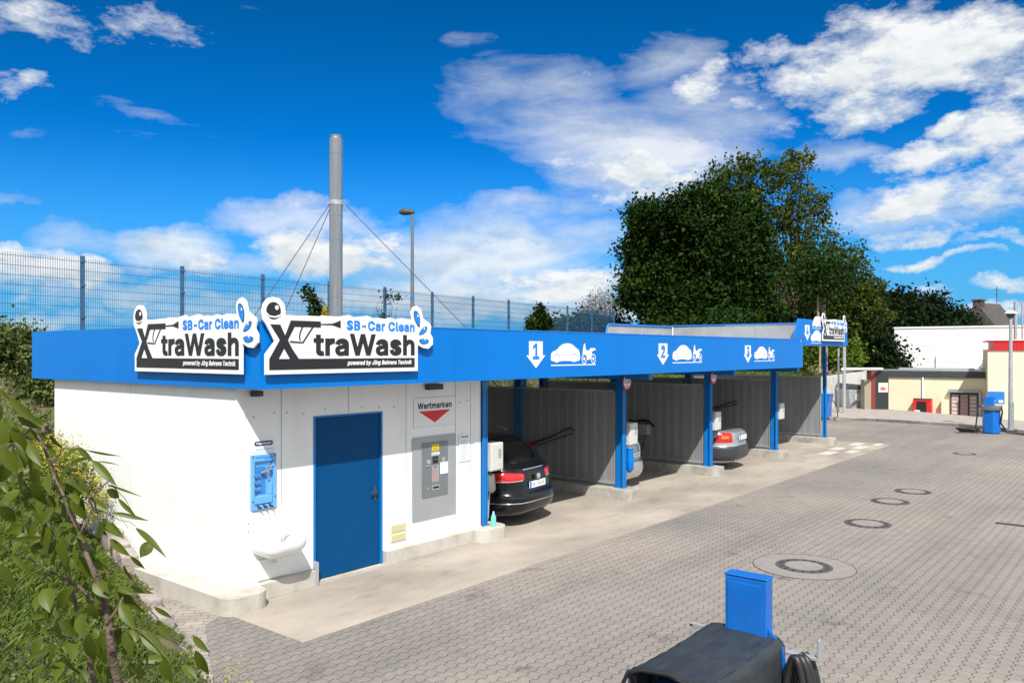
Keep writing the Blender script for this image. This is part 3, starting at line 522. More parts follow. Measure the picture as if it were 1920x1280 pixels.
# ------------------------------------------------------------------ ground and banks
def bank_z(x, y):
    d1 = (x - 3.85) * -.95 + (y - 6.5) * .31
    z1 = -9 if d1 < 0 else min(.02 + .58 * d1, 1.22 + .05 * d1)
    z2 = -9
    if y > 14.3:
        z2 = min(.2 + .62 * (y - 14.3), 2.45)
        if x > 26.5: z2 = max(z2, min(1.5 + .2 * (y - 14.0), 2.35))
    elif x > 26.9 and y > 13.55: z2 = 1.5 + .2 * (y - 14.0)
    if x > 44 and y < 16.5: z2 = -9
    z = max(z1, z2)
    if z < -1: return -.35
    return z + .10 * (noise.noise(Vector((x * .6, y * .6, 0))) + .4 * noise.noise(Vector((x * 2.3, y * 2.3, 3)))) * min(1, max(d1, y - 14.3, 0) * 1.5)
def build_bank():
    xs = sorted(set([round(-14 + .25 * i, 3) for i in range(90)] + [8.5 + i * .9 for i in range(62)])); ys = sorted(set([round(-6 + .25 * i, 3) for i in range(108)] + [21 + 2 * i for i in range(30)]))
    mb = MB(); vs = [(x, y, bank_z(x, y)) for x in xs for y in ys]; ny = len(ys)
    fs = []
    for i in range(len(xs) - 1):
        for j in range(ny - 1):
            q = (i * ny + j, (i + 1) * ny + j, (i + 1) * ny + j + 1, i * ny + j + 1)
            if max(vs[k][2] for k in q) > -.3: fs.append(q)
    mb.add(vs, fs, True); return kind(mb.obj('grass_bank', 'soil', recalc=False), 'structure', 'grassy earth bank rising beside and behind the wash bays')
build_bank()
kind(MB().add([(-700, -700, -1.75), (900, -700, -1.75), (900, 900, -1.75), (-700, 900, -1.75)], [(0, 1, 2, 3)]).obj('ground', 'far_ground', recalc=False), 'structure')
yard = MB().prism([(-30, -40), (31.5, -40), (34.0, 4.2), (35.4, 6.4), (35.9, 9.6), (35.0, 12.0), (35.0, 13.6), (-30, 13.6)], -1.9, 0, 'Z')
kind(yard.obj('paved_yard', 'paving'), 'structure', 'yard of grey interlocking concrete pavers')
kind(MB().prism([(3.0, 4.9), (4.6, 7.93), (5.03, 8.2), (5.5, 11.6), (4.2, 11.6), (1.5, 5.5)], .0, .005, 'Z').obj('brick_path', 'brick_paving'), 'structure', 'narrow strip of herringbone pavers along the side of the wash building')
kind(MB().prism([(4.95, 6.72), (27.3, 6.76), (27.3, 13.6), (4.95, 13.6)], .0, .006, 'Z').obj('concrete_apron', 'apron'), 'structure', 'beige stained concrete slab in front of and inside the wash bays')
# raised pavement strip behind the kerb on the far side
def offset_strip():
    inner = [(31.5, -40), (34.0, 4.2), (35.4, 6.4), (35.9, 9.6), (35.0, 12.0), (35.0, 13.3)]
    outer = [(36.5, -40), (38.4, 4.2), (39.6, 6.0), (42.6, 11.0), (44.5, 13.3)]
    kind(MB().prism(inner + outer[::-1], -1.9, .11, 'Z').obj('pavement', mat('pavement_slab', (.34, .30, .27), .9, var=.12, scale=2, bump=.2, bscale=40)), 'structure')
    k = MB()
    for a, b in zip(inner[:-1], inner[1:]):
        d = (Vector(b) - Vector(a)); L_ = d.length; n = max(1, int(L_ / 1.0)); d /= n; nn = Vector((-d.y, d.x)).normalized() * -.15
        for i in range(n):
            p = Vector(a) + d * (i + .01); q = Vector(a) + d * (i + .99)
            if p.y < -12: continue
            k.prism([tuple(p), tuple(q), tuple(q - nn * -1), tuple(p - nn * -1)], .0, .135, 'Z')
    kind(k.obj('kerb', 'kerb_concrete'), 'structure', 'far kerb of concrete stones closing off the yard')
offset_strip()

# ------------------------------------------------------------------ wash building
B = tag(bpy.data.objects.new('wash_building', None), 'white self-service car wash with deep blue fascia and open wash bays', 'building'); COL.objects.link(B)
WX0, WX1, WY0, WY1 = 5.2, 9.42, 8.3, 13.28
wall = MB()
wall.box(WX0, 6.27, WY0, WY0 + .12, .2, 2.62); wall.box(7.41, WX1, WY0, WY0 + .12, .2, 2.62); wall.box(6.27, 7.41, WY0, WY0 + .12, 2.1, 2.62)
wall.box(WX0, WX0 + .12, WY0 + .12, WY1, .2, 2.62); wall.box(WX1 - .12, WX1, WY0 + .12, WY1, .2, 2.62); wall.box(WX0 + .12, WX1 - .12, WY1 - .12, WY1, .2, 2.62)
W = wall.obj('wall', 'white_wall', B)
# white corner trims, standing a little proud
MB().box(5.19, 5.30, 8.288, 8.2995, .2, 2.55).obj('corner_trim', 'white_wall', W)
MB().box(9.27, 9.42, 8.290, 8.2995, .2, 2.55).obj('corner_trim', 'white_wall', W)
for x in (5.80, 6.83, 7.85, 8.86, 9.20):
    z0 = 2.115 if x == 6.83 else .2
    MB().box(x - .004, x + .004, 8.297, 8.3025, z0, 2.55).obj('panel_joint', 'joint', W)
MB().box(5.1985, 5.2015, 10.8485, 10.8515, .22, 2.5).obj('panel_joint', 'galv', W)
for x in (5.27, 5.42, 5.70, 5.88, 6.12, 6.45, 7.05, 7.35, 7.62, 8.95, 9.12): MB().tube([(x, 8.2995, 2.16 + .02 * math.sin(x * 9)), (x, 8.289, 2.16 + .02 * math.sin(x * 9))], .011, 8).obj('rivet', 'galv', W)
for x, z in ((5.35, .92), (5.35, .83), (5.83, .96), (5.83, .87)): MB().tube([(x, 8.2995, z), (x, 8.289, z)], .010, 8).obj('rivet', 'galv', W)
# lower plinth with rounded end at the corner
def rrect(x0, x1, y0, y1, r, corners=(1, 1, 1, 1), n=6):
    pts = []
    for k, (cx, cy, a0) in enumerate(((x0 + r, y0 + r, 180), (x1 - r, y0 + r, 270), (x1 - r, y1 - r, 0), (x0 + r, y1 - r, 90))):
        if corners[k]:
            pts += [(cx + r * math.cos(R(a0 + 90 * i / n)), cy + r * math.sin(R(a0 + 90 * i / n))) for i in range(n + 1)]
        else: pts.append(((x0, x1, x1, x0)[k], (y0, y0, y1, y1)[k]))
    return pts
MB().prism(rrect(4.86, 5.42, 7.93, 13.3, .17, (1, 1, 0, 0)), .0, .203, 'Z').obj('plinth', 'plinth_concrete', B, bevel=.02)
MB().box(5.42, 6.24, 8.20, 8.42, .0, .204).obj('plinth', 'plinth_concrete', B, bevel=.012)
MB().box(7.43, 9.18, 8.22, 8.42, .0, .204).obj('plinth', 'plinth_concrete', B, bevel=.012)
MB().prism(rrect(9.18, 9.82, 8.02, 13.3,   .2, (1, 1, 0, 0)), .0, .2025, 'Z').obj('bay_kerb', 'plinth_concrete', B, bevel=.02)
MB().box(6.24, 7.43, 8.24, 8.45, .006, .035).obj('threshold', 'plinth_concrete', B)
# dented galvanised edge strip beside the door foot
MB().box(6.225, 6.262, 8.192, 8.2, .0, .30).box(6.262, 6.272, 8.192, 8.32, .0, .30).obj('edge_strip', 'galv', B)
# door
door = MB().box(6.305, 7.375, 8.315, 8.36, .045, 2.07).obj('door', 'blue_door', B, bevel=.006)
MB().box(6.27, 6.30, 8.292, 8.37, .04, 2.10).box(7.38, 7.41, 8.292, 8.37, .04, 2.10).box(6.30, 7.38, 8.292, 8.37, 2.075, 2.10).obj('door_frame', 'blue_post', door)
MB().box(7.27, 7.305, 8.306, 8.3145, .90, 1.10).tube([(7.287, 8.31, 1.03), (7.287, 8.265, 1.03)], .009).tube([(7.287, 8.268, 1.03), (7.18, 8.268, 1.025)], .011).cyl(7.287, 8.31, .93, .95, .012).obj('door_handle', 'dark_trim', door)
for z in (.35, 1.1, 1.85): MB().tube([(6.306, 8.30, z), (6.306, 8.30, z + .1)], .011).obj('hinge', 'blue_door', door)
# fascia: two blue bands meeting at the corner, and the raised band over bay four
FZ0, FZ1 = 2.49, 3.22
FX, FY = 5.11, 7.70
fas = MB().prism([(FX, FZ0), (21.92, FZ0), (21.92, 3.07), (21.68, FZ1 + .03), (FX, FZ1)], FY, FY + .04).obj('fascia', 'blue_panel', B)
fl = MB().box(FX, FX + .04, FY + .04, 13.9, FZ0, FZ1).obj('fascia', 'blue_panel', B)
raised = MB().prism([(21.925, 3.085), (25.78, 3.085), (25.78, 3.80), (21.60, 3.80), (21.26, 3.262), (21.925, 3.262)], FY - .005, FY + .035).obj('raised_fascia', 'blue_panel', B)
MB().box(FX + .0, 21.6, FY - .006, FY + .045, FZ1 + .001, FZ1 + .018).obj('fascia_cap', 'cap_blue', fas)
M['fascia_joint'] = mat('fascia_joint', (.001, .09, .40), .5)
for x in (8.2, 11.4, 14.6, 17.8): MB().box(x - .002, x + .002, FY - .0012, FY + .001, FZ0 + .01, FZ1 - .01).obj('fascia_joint', 'fascia_joint', fas)
# bottom return lip and soffit, roof deck
MB().box(FX + .04, 21.86, FY + .04, 13.85, 2.52, 2.56).obj('soffit', 'soffit', B)
rf = MB().box(FX + .05, 21.86, FY + .05, 13.85, 2.62, 2.86).obj('roof', 'roof_grey', B)
MB().box(FX + .04, 21.9, 13.86, 13.9, 2.5, 3.05).obj('rear_fascia', 'blue_panel', B)
# upstand round the raised roof over bay four: grey inner faces with a blue capping
up = MB()
up.prism([(7.76, 2.87), (11.65, 2.87), (11.65, 3.64), (7.76, 3.66)], 21.88, 21.93, 'X')
up.prism([(18.05, 2.87), (21.87, 2.87), (21.87, 3.64), (18.33, 3.62)], 11.60, 11.65, 'Y')
U = up.obj('roof_upstand', 'roof_grey', B)
cp = MB(); cp.box(21.86, 21.95, 7.76, 11.67, 3.665, 3.70)
cp.tube([(17.98, 11.59, 2.88), (18.29, 11.59, 3.62), (18.34, 11.59, 3.64), (21.87, 11.59, 3.655)], .028, 6)
cp.obj('upstand_cap', 'cap_blue', U)
MB().tube([(21.85, 11.57, 2.9), (21.85, 11.57, 3.64)], .02, 6).obj('corner_trim', 'white', U)
for x in (18.9, 20.0, 20.25, 21.3): MB().tube([(x, 11.58, 3.42), (x + .12, 11.15, 2.9)], .016, 6).obj('brace', 'galv', U)
for y in (9.0, 10.4): MB().box(21.868, 21.8795, y - .006, y + .006, 2.9, 3.6).obj('upstand_seam', 'joint', U)
MB().box(21.95, 25.75, 7.75, 11.65, 3.10, 3.14).box(25.74, 25.78, 7.75, 11.65, 3.085, 3.8).obj('raised_roof', 'roof_grey', B)
# soffit lamps over the white wall
MB().box(5.37, 5.49, 8.20, 8.29, 2.385, 2.45).obj('wall_lamp', 'dark_trim', B, bevel=.006)
MB().box(8.21, 8.50, 8.20, 8.29, 2.36, 2.44).obj('wall_lamp', 'dark_trim', B, bevel=.006)
# air vent: two cream grilles
for z0 in (.29, .42):
    v = MB().box(7.55, 7.83, 8.286, 8.2995, z0, z0 + .11).obj('air_vent', 'cream_plastic', B)
    s_ = MB()
    for i in range(7): s_.box(7.565, 7.815, 8.280, 8.288, z0 + .012 + i * .013, z0 + .018 + i * .013)
    s_.obj('slat', 'cream_plastic', v)

# posts: H sections in blue steel
def hpost(x, y, z0, z1, w=.2, d=.2, name='post'):
    p = MB(); t = .014
    p.box(x - w / 2, x + w / 2, y - d / 2, y - d / 2 + t, z0, z1).box(x - w / 2, x + w / 2, y + d / 2 - t, y + d / 2, z0, z1).box(x - .008, x + .008, y - d / 2 + t, y + d / 2 - t, z0, z1)
    p.box(x - w / 2 - .03, x + w / 2 + .03, y - d / 2 - .03, y + d / 2 + .03, z0 - .012, z0)
    for sx in (-1, 1):
        for sy in (-1, 1): p.cyl(x + sx * (w / 2 + .012), y + sy * (d / 2 + .012), z0, z0 + .03, .012, 6)
        p.tube([(x + sx * .045, y - d / 2 - .004, z0 + .02), (x + sx * .045, y - d / 2 - .004, z1 - .2)], .011, 6)
    return p.obj(name, 'blue_post', B)
PX = [13.93, 17.87, 22.0, 26.2]
hpost(9.49, 8.34, .2, 2.52, .12, .16)
for x in PX: hpost(x, 8.52, .215, 2.52 if x < 26 else 3.09, .15 if x < 26 else .09, .15 if x < 26 else .09)
for x in PX[:3]: hpost(x, 11.1, .215, 2.52)
for x in PX[:3]: hpost(x, 13.4, .215, 2.52)
for x in PX:
    MB().prism(rrect(x - .30, x + .22, 8.16, 13.6, .16, (1, 1, 0, 0)), .0, .20, 'Z').obj('bay_kerb', 'kerb_concrete', B, bevel=.025)
    # ribbed divider wall of grey trapezoidal sheet in a frame
    dv = MB(); y = 8.66; prof = []
    k = 0
    while y < 13.3:
        a = .0 if k % 2 == 0 else .006
        prof += [(y, a), (y + .105, a)]; y += .115; k += 1
    vs = []; fs = []
    for (yy, a) in prof: vs += [(x - .03 + a, yy, .30), (x - .03 + a, yy, 2.10)]
    for i in range(len(prof) - 1): fs.append((2 * i, 2 * i + 2, 2 * i + 3, 2 * i + 1))
    o2 = len(vs)
    for (yy, a) in prof: vs += [(x + .01 + a, yy, .30), (x + .01 + a, yy, 2.10)]
    for i in range(len(prof) - 1): fs.append((o2 + 2 * i, o2 + 2 * i + 1, o2 + 2 * i + 3, o2 + 2 * i + 2))
    dv.add(vs, fs)
    D_ = dv.obj('divider_wall', 'grey_panel', B, recalc=False)
    MB().box(x - .05, x + .05, 8.64, 13.32, 2.10, 2.135).box(x - .045, x + .045, 8.64, 13.32, .255, .30).box(x - .05, x + .05, 8.63, 8.655, .255, 2.135).box(x - .02, x + .02, 8.66, 13.3, .215, .245).obj('rail', 'grey_plate', D_)
# roof beams over the bays
for x in PX[:3]: MB().box(x - .07, x + .07, 7.85, 13.6, 2.36, 2.515).obj('roof_beam', 'blue_post', B)

# icons on the fascia (white film, blue digits), each a part of the fascia
def car_icon():
    body = [(0, .06), (0, .17), (.04, .22), (.16, .25), (.24, .31), (.34, .36), (.50, .375), (.62, .35), (.72, .29), (.80, .26), (.84, .18), (.84, .09), (.80, .055), (.74, .055), (.70, .04), (.62, .04), (.58, .06), (.24, .06), (.20, .035), (.12, .035), (.08, .06)]
    return smooth_poly(body, 1)
def icon_set(x, z, num, y, parent, s=1.0, two=False, van=False):
    # arrow
    aw, ah = .35 * s, .25 * s
    A = [(x + .05 * s, z + .42 * s), (x + .40 * s, z + .42 * s), (x + .40 * s, z + .20 * s), (x + .47 * s, z + .20 * s), (x + .225 * s, z), (x - .02 * s, z + .20 * s), (x + .05 * s, z + .20 * s)]
    a = MB().prism(A, y - .003, y).obj('arrow', 'sign_white', parent)
    t = text_obj('numeral', num, x + .225 * s, z + .135 * s, .25 * s, None, y - .0035, 'sign_blue', a, bold=.04, align='C')
    ox = x + .62 * s; oz = z + .05 * s
    if two:
        van_ = [(0, .08), (0, .18), (.05, .30), (.18, .50), (.30, .55), (.75, .55), (.75, .08)]
        MB().prism([(ox + .02 + p[0] * .95, z + .34 + p[1] * .62) for p in van_], y - .003, y).obj('van_icon', 'sign_white', parent)
        MB().box(ox + .1, ox + .26, y - .0055, y - .0032, z + .40, z + .42).box(ox + .45, ox + .62, y - .0055, y - .0032, z + .40, z + .42).obj('underside', 'sign_blue', parent)
        c = [(ox - .1 + p[0] * 1.05, z - .06 + p[1] * .95) for p in car_icon()]
        MB().prism(c, y - .003, y).obj('car_icon', 'sign_white', parent)
        MB().box(ox - .1, ox + .8, y - .003, y, z - .075, z - .06).box(ox + .0, ox + .8, y - .003, y, z + .335, z + .35).obj('ground_line', 'sign_white', parent)
        return
    c = [(ox + p[0] * s * .98, oz + p[1] * s * .93) for p in car_icon()]
    car = MB().prism(c, y - .003, y).obj('car_icon', 'sign_white', parent)
    wl = MB()
    for wx in (.16, .66): wl.prism(stroke([(ox + (wx + .085 * math.cos(R(a_))) * s, oz + (.085 + .085 * math.sin(R(a_))) * s) for a_ in range(-10, 200, 15)], .008 * s), y - .0045, y - .0032)
    wl.obj('wheel_line', 'sign_blue', car)
    MB().box(ox, ox + 1.30 * s, y - .003, y, oz - .022 * s, oz - .004 * s).obj('ground_line', 'sign_white', parent)
    mx = ox + .88 * s
    bk = MB()
    for wx in (.07, .35):
        ring = ellipse(mx + wx * s, oz + .085 * s, .072 * s, .082 * s, 20); 
        bk.prism(stroke([(mx + (wx + .066 * math.cos(R(a_))) * s, oz + (.085 + .078 * math.sin(R(a_))) * s) for a_ in range(0, 350, 15)], .016 * s), y - .003, y)
        bk.prism(ellipse(mx + wx * s, oz + .085 * s, .028 * s, .032 * s, 12), y - .003, y)
    bk.prism([(mx + p[0] * s, oz + p[1] * s) for p in [(.02, .17), (.06, .33), (.09, .35), (.12, .24), (.20, .22), (.27, .27), (.38, .27), (.42, .255), (.42, .235), (.34, .225), (.30, .20), (.30, .13), (.24, .07), (.14, .07), (.10, .16)]], y - .003, y)
    bk.obj('motorbike_icon', 'sign_white', parent)
icon_set(9.83, 2.65, '1', FY - .001, fas)
icon_set(13.92, 2.65, '2', FY - .001, fas)
icon_set(18.03, 2.65, '3', FY - .001, fas, .97)
icon_set(22.02, 3.22, '4', FY - .006, raised, 1.0, two=True)

# ------------------------------------------------------------------ cut-out logo signs
OUT = [(0.0, 0.0), (0.0, 0.22), (0.12, 0.36), (0.07, 0.45), (0.01, 0.55), (-0.03, 0.6), (-0.04, 0.69), (-0.02, 0.77), (0.03, 0.83), (0.1, 0.85), (0.18, 0.84), (0.24, 0.79), (0.26, 0.72), (0.26, 0.655), (0.31, 0.66), (0.43, 0.655), (0.59, 0.66), (0.72, 0.66), (0.8, 0.67), (1.0, 0.665), (1.07, 0.675), (1.16, 0.69), (1.23, 0.665), (1.32, 0.675), (1.44, 0.69), (1.54, 0.665), (1.63, 0.67), (1.73, 0.66), (1.81, 0.68), (1.91, 0.66), (2.01, 0.68), (2.12, 0.67), (2.2, 0.67), (2.18, 0.76), (2.22, 0.83), (2.29, 0.85), (2.36, 0.81), (2.4, 0.69), (2.53, 0.62), (2.55, 0.58), (2.53, 0.5), (2.58, 0.43), (2.58, 0.35), (2.5, 0.29), (2.4, 0.3), (2.3, 0.34), (2.3, 0.0)]
def logo_sign(label, loc, rz, s=1.0, sx=1.0):
    t = thing('logo_sign', label, 'sign', loc, rz, 'cut-out logo signs on the fascia')
    def Q(pts): return [(p[0] * s * sx, p[1] * s) for p in pts]
    def P(pts, d0, d1): return MB().prism(Q(pts), -d0, -d1)
    P(OUT, 0, .02).obj('board', 'sign_white', t, local=True)
    bk = P([(0.06, 0.55), (0.19, 0.55), (0.255, 0.43), (0.33, 0.6), (0.74, 0.6), (0.74, 0.53), (0.38, 0.53), (0.29, 0.38), (0.345, .285), (.24, .285), (0.17, 0.17), (2.24, 0.17), (2.24, 0.05), (0.05, 0.05), (0.05, 0.17), (0.185, 0.38)], .021, .024)
    bk.obj('lance_motif', 'sign_black', t, local=True)
    # second leg of the X
    P([(.29, .38), (.345, .285), (.44, .165), (.32, .165), (.24, .288), (.26, .30)], .021, .0245).obj('lance_motif', 'sign_black', t, local=True)
    P([(0.74, 0.572), (0.91, 0.58), (1.03, 0.62), (1.03, 0.53), (0.91, 0.56), (0.74, 0.56)], .021, .024).obj('nozzle', 'sign_black', t, local=True)
    m = P(stroke([(0.49, 0.535), (0.455, 0.47), (0.445, 0.42), (0.455, .375)], .016), .021, .024)
    m.prism(Q(stroke([(0.63, 0.535), (0.49, 0.352), (0.32, 0.362)], .018)), -.021, -.0243); m.obj('trigger', 'sign_black', t, local=True)
    P(ellipse(.105, .70, .092, .095), .021, .024).obj('ball', 'sign_black', t, local=True)
    m = P(ellipse(.145, .735, .024, .026, 16), .0245, .026); m.prism(Q(stroke([(0.005, 0.675), (0.05, 0.638), (0.12, 0.63), (0.20, 0.655)], .018)), -.0245, -.0262); m.obj('ball_highlight', 'sign_white', t, local=True)
    for D in ([(2.22, 0.77), (2.26, 0.79), (2.32, 0.75), (2.345, 0.67), (2.33, 0.555), (2.28, 0.6), (2.23, 0.68)], [(2.31, 0.465), (2.35, 0.53), (2.41, 0.58), (2.48, 0.585), (2.46, 0.52), (2.39, 0.475)], [(2.31, 0.41), (2.41, 0.425), (2.50, 0.41), (2.5, 0.37), (2.42, 0.345), (2.35, 0.355)]):
        P(smooth_poly(D, 2), .021, .0235).obj('water_drop', 'sign_black', t, local=True)
        cx = sum(p[0] for p in D) / len(D); cz = sum(p[1] for p in D) / len(D)
        d = P(smooth_poly([(cx + (p[0] - cx) * .84, cz + (p[1] - cz) * .84) for p in D], 2), .0236, .0255).obj('water_drop', 'sign_blue', t, local=True)
        P(ellipse(cx + .012, cz + .03, .010, .018, 10), .0256, .027).obj('highlight', 'sign_white', d, local=True)
    text_obj('lettering', 'traWash', .64 * s * sx, .203 * s, .262 * s, 1.60 * s * sx, -.021, 'sign_black', t, thick=.003, track=-.012)
    text_obj('lettering', 'SB-Car Clean', 1.12 * s * sx, .508 * s, .118 * s, 1.12 * s * sx, -.021, 'sign_blue', t, bold=.030, thick=.003)
    text_obj('lettering', 'powered by Jörg Behrens Technik', 1.13 * s * sx, .09 * s, .054 * s, 1.06 * s * sx, -.0245, 'sign_white', t, bold=.012, shear=.25, thick=.002)
    for x in (.3, 2.0): MB().box(x * s * sx, (x + .05) * s * sx, .001, .045, .06 * s, .16 * s).obj('bracket', 'galv', t, local=True)
    return t
logo_sign('white cut-out logo sign on the front fascia, directly above the blue door', (5.13, FY - .047, 2.655), 0)
logo_sign('white cut-out logo sign on the shorter side fascia above the plain white wall', (FX - .047, 10.40, 2.655), -math.pi / 2, 1.0, 1.07)
logo_sign('small distant white logo sign on the raised fascia over bay four', (23.30, FY - .055, 3.22), 0, .93, .93)

# ------------------------------------------------------------------ things on the white wall
WF = 8.2985
t = thing('sink', 'white wall-hung wash basin on the wall left of the blue door', 'wash basin', (5.66, WF, .62))
def basin():
    # rounded D-shaped bowl from stacked outlines; local coords, wall at y=0, bowl towards -y
    mb = MB(); n = 24
    def ring(z, hw, dp):
        pts = [(-hw, 0, z)]
        for i in range(n + 1):
            a = math.pi + math.pi * i / n
            cx = math.copysign(abs(math.cos(a)) ** .45, math.cos(a)); cy = -abs(math.sin(a)) ** .45
            pts.append((hw * cx, -.04 + (dp - .04) * cy if i not in (0, n) else -.04, z))
        pts.append((hw, 0, z)); return pts
    lv = [ring(-.14, .05, .12), ring(-.12, .16, .24), ring(-.06, .25, .36), ring(.0, .275, .40), ring(.075, .285, .41), ring(.095, .280, .405), ring(.095, .245, .36), ring(.07, .22, .33), ring(.0, .17, .27), ring(-.04, .06, .15)]
    m = len(lv[0]); vs = [p for r in lv for p in r]; fs = []
    for i in range(len(lv) - 1):
        for k in range(m - 1): fs.append((i * m + k, i * m + k + 1, (i + 1) * m + k + 1, (i + 1) * m + k))
    mb.add(vs, fs, True); mb.add(lv[0], [tuple(range(m))]); mb.add(lv[-1], [tuple(range(m))])
    mb.box(-.25, .25, -.08, .0, .09, .105)
    return mb
basin().obj('bowl', 'ceramic', t, local=True)
MB().box(-.28, .28, -.012, 0, .105, .42).obj('splashback', 'white_wall', t, local=True, bevel=.01)
MB().cyl(0, -.2, -.045, -.038, .025, 16).obj('drain_fitting', 'dark_trim', t, local=True)
MB().tube([(0, -.16, -.14), (0, -.16, -.20), (.01, -.12, -.23), (.02, -.03, -.21), (.02, 0, -.21)], .018).obj('drain_pipe', 'ceramic', t, local=True)
MB().tube([(-.02, -.002, -.30), (-.02, -.02, -.30)], .024, 16).obj('outlet', 'black', t, local=True)
MB().box(-.20, .24, -.022, -.001, -.40, -.16).obj('inspection_cover', 'white_wall', t, local=True, bevel=.006)
t = thing('water_dispenser', 'light blue water and air dispenser panel with three small hoses above the wash basin', 'dispenser', (5.54, WF, 1.06))
fr = MB().box(-.165, .165, -.035, 0, 0, .05).box(-.165, .165, -.035, 0, .56, .64).box(-.165, -.125, -.035, 0, .05, .56).box(.125, .165, -.035, 0, .05, .56).box(-.125, .125, -.006, 0, .05, .56)
fr.obj('housing', 'light_blue', t, local=True, bevel=.006)
MB().box(-.115, .03, -.012, -.0065, .18, .50).obj('label_panel', 'mid_blue', t, local=True)
MB().box(-.12, .12, -.030, -.0065, .06, .155).box(.06, .12, -.026, -.0065, .155, .30).obj('tray', 'light_blue', t, local=True, bevel=.012)
for z in (.25, .33, .41): MB().tube([(-.13, -.03, z), (-.13, -.055, z)], .014).tube([(-.13, -.045, z), (-.06, -.045, z + .004)], .006).obj('valve', 'chrome', t, local=True)
MB().tube([(-.05, -.04, .43), (.02, -.06, .46), (.09, -.05, .47)], .016).tube([(.02, -.05, .46), (.04, -.05, .38), (.06, -.04, .35)], .012).tube([(.05, -.05, .49), (.11, -.05, .52)], .012).obj('spray_gun', 'chrome', t, local=True)
MB().box(-.11, .11, -.0385, -.0355, .605, .613).box(-.0, .10, -.0385, -.0355, .585, .592).obj('lettering_bar', 'mid_blue', t, local=True)
for x, z in ((-.15, .62), (.15, .62), (-.15, .10), (.15, .13)): MB().tube([(x, -.034, z), (x, -.04, z)], .009).obj('screw', 'dark_trim', t, local=True)
for i, x in enumerate((-.07, .01, .09)):
    MB().tube([(x - .02, -.02, .06), (x - .015, -.05, .035), (x + .02, -.05, .015)], .010).obj('spout', 'black', t, local=True)
    MB().tube([(x + .0, -.04, .02), (x + .06, -.03, -.06), (x + .09, -.018, -.14), (x + .10, -.016, -.20)], .0035, 5).obj('thin_hose', 'galv', t, local=True)
t = thing('name_plate', 'small white plate with a dark blue rounded bar above the dispenser panel', 'sign', (5.555, WF, 1.725))
MB().box(-.155, .155, -.004, 0, 0, .17).obj('plate', 'sign_white', t, local=True, bevel=.003)
MB().prism([(p[0], p[1]) for p in rrect(-.125, .125, .075, .13, .026)], -.0045, -.006).obj('blue_bar', mat('navy', (.004, .05, .18), .4), t, local=True)
text_obj('lettering', 'Pflegeprogramm', 0, .092, .024, .20, -.0062, 'sign_white', t, bold=.01, thick=.001, align='C')
MB().box(-.11, .12, -.0052, -.0042, .028, .036).obj('underline', 'grey_plate', t, local=True)
# token machine
t = thing('token_machine', 'flush grey metal token machine panel under the red triangle sign', 'vending machine', (8.41, WF, .50))
MB().prism([(p[0], p[1]) for p in rrect(-.45, .45, 0, 1.19, .03)], -.012, 0).obj('surround', 'grey_plate', t, local=True)
pl = MB().prism([(p[0], p[1]) for p in rrect(-.265, .265, .31, 1.10, .02)], -.020, -.0125).obj('front_plate', 'dark_grey_plate', t, local=True)
MB().prism([(p[0], p[1]) for p in rrect(-.07, .075, .975, 1.065, .012)], -.0225, -.0205).obj('sticker', 'yellow', pl, local=True)
text_obj('lettering', '1 €  2 €', 0.0, 1.03, .018, .10, -.0228, 'black', pl, thick=.0006, align='C')
text_obj('lettering', '10 €', 0.0, .99, .022, .09, -.0228, 'black', pl, thick=.0006, align='C')
MB().box(-.08, .09, -.0225, -.0205, .905, .955).obj('display_strip', 'box_white', pl, local=True)
MB().box(-.055, .055, -.026, -.0205, .79, .89).obj('slot_unit', 'black', pl, local=True, bevel=.004)
MB().box(-.035, .035, -.028, -.0265, .845, .853).obj('coin_slot', 'chrome', pl, local=True)
MB().tube([(-.14, -.0205, .82), (-.14, -.032, .82)], .035, 14).box(-.19, -.10, -.030, -.0205, .755, .775).obj('coin_return', 'galv', pl, local=True)
MB().tube([(.17, -.0205, .83), (.17, -.024, .83)], .04, 14).obj('lock', 'grey_plate', pl, local=True)
i_ = MB().box(-.07, .075, -.0215, -.0205, .52, .76).obj('instruction_label', 'grey_plate', pl, local=True)
text_obj('lettering', 'Info', 0.0, .725, .024, .07, -.0218, 'black', i_, bold=.02, thick=.0006, align='C')
lb = MB()
for k in range(9): lb.box(-.055, .06 - .02 * (k % 3), -.0222, -.0216, .535 + k * .019, .541 + k * .019)
lb.obj('text_lines', 'poster_red', i_, local=True)
MB().box(.10, .265, -.0225, -.0205, .62, .79).obj('notice', 'white', pl, local=True)
nt_ = MB()
for k in range(4): nt_.box(.13, .235 - .02 * (k % 2), -.0235, -.0227, .66 + k * .026, .665 + k * .026)
nt_.obj('text_lines', 'grey_plate', pl, local=True)
MB().box(-.065, .085, -.026, -.0205, .40, .475).box(-.17, -.13, -.024, -.0205, .43, .45).obj('token_tray', 'grey_plate', pl, local=True, bevel=.004)
MB().box(-.05, .07, -.0275, -.0262, .425, .455).obj('tray_opening', 'black', pl, local=True)
t = thing('token_sign', 'white wall sign reading Wertmarken over a red downward triangle', 'sign', (8.42, WF, 1.83))
MB().box(-.43, .43, -.005, 0, 0, .415).obj('plate', 'sign_white', t, local=True)
text_obj('lettering', 'Wertmarken', 0, .255, .088, .70, -.0055, 'sign_black', t, bold=.022, thick=.0015, align='C')
MB().prism([(-.33, .225), (.32, .225), (-.005, .05)], -.0055, -.0072).obj('triangle', 'red', t, local=True)
e_ = MB().box(-.433, -.43, -.0055, 0, 0, .415).box(.43, .433, -.0055, 0, 0, .415).box(-.43, .43, -.0055, 0, .415, .418).box(-.43, .43, -.0055, 0, -.003, 0)
e_.obj('edge', 'joint', t, local=True)
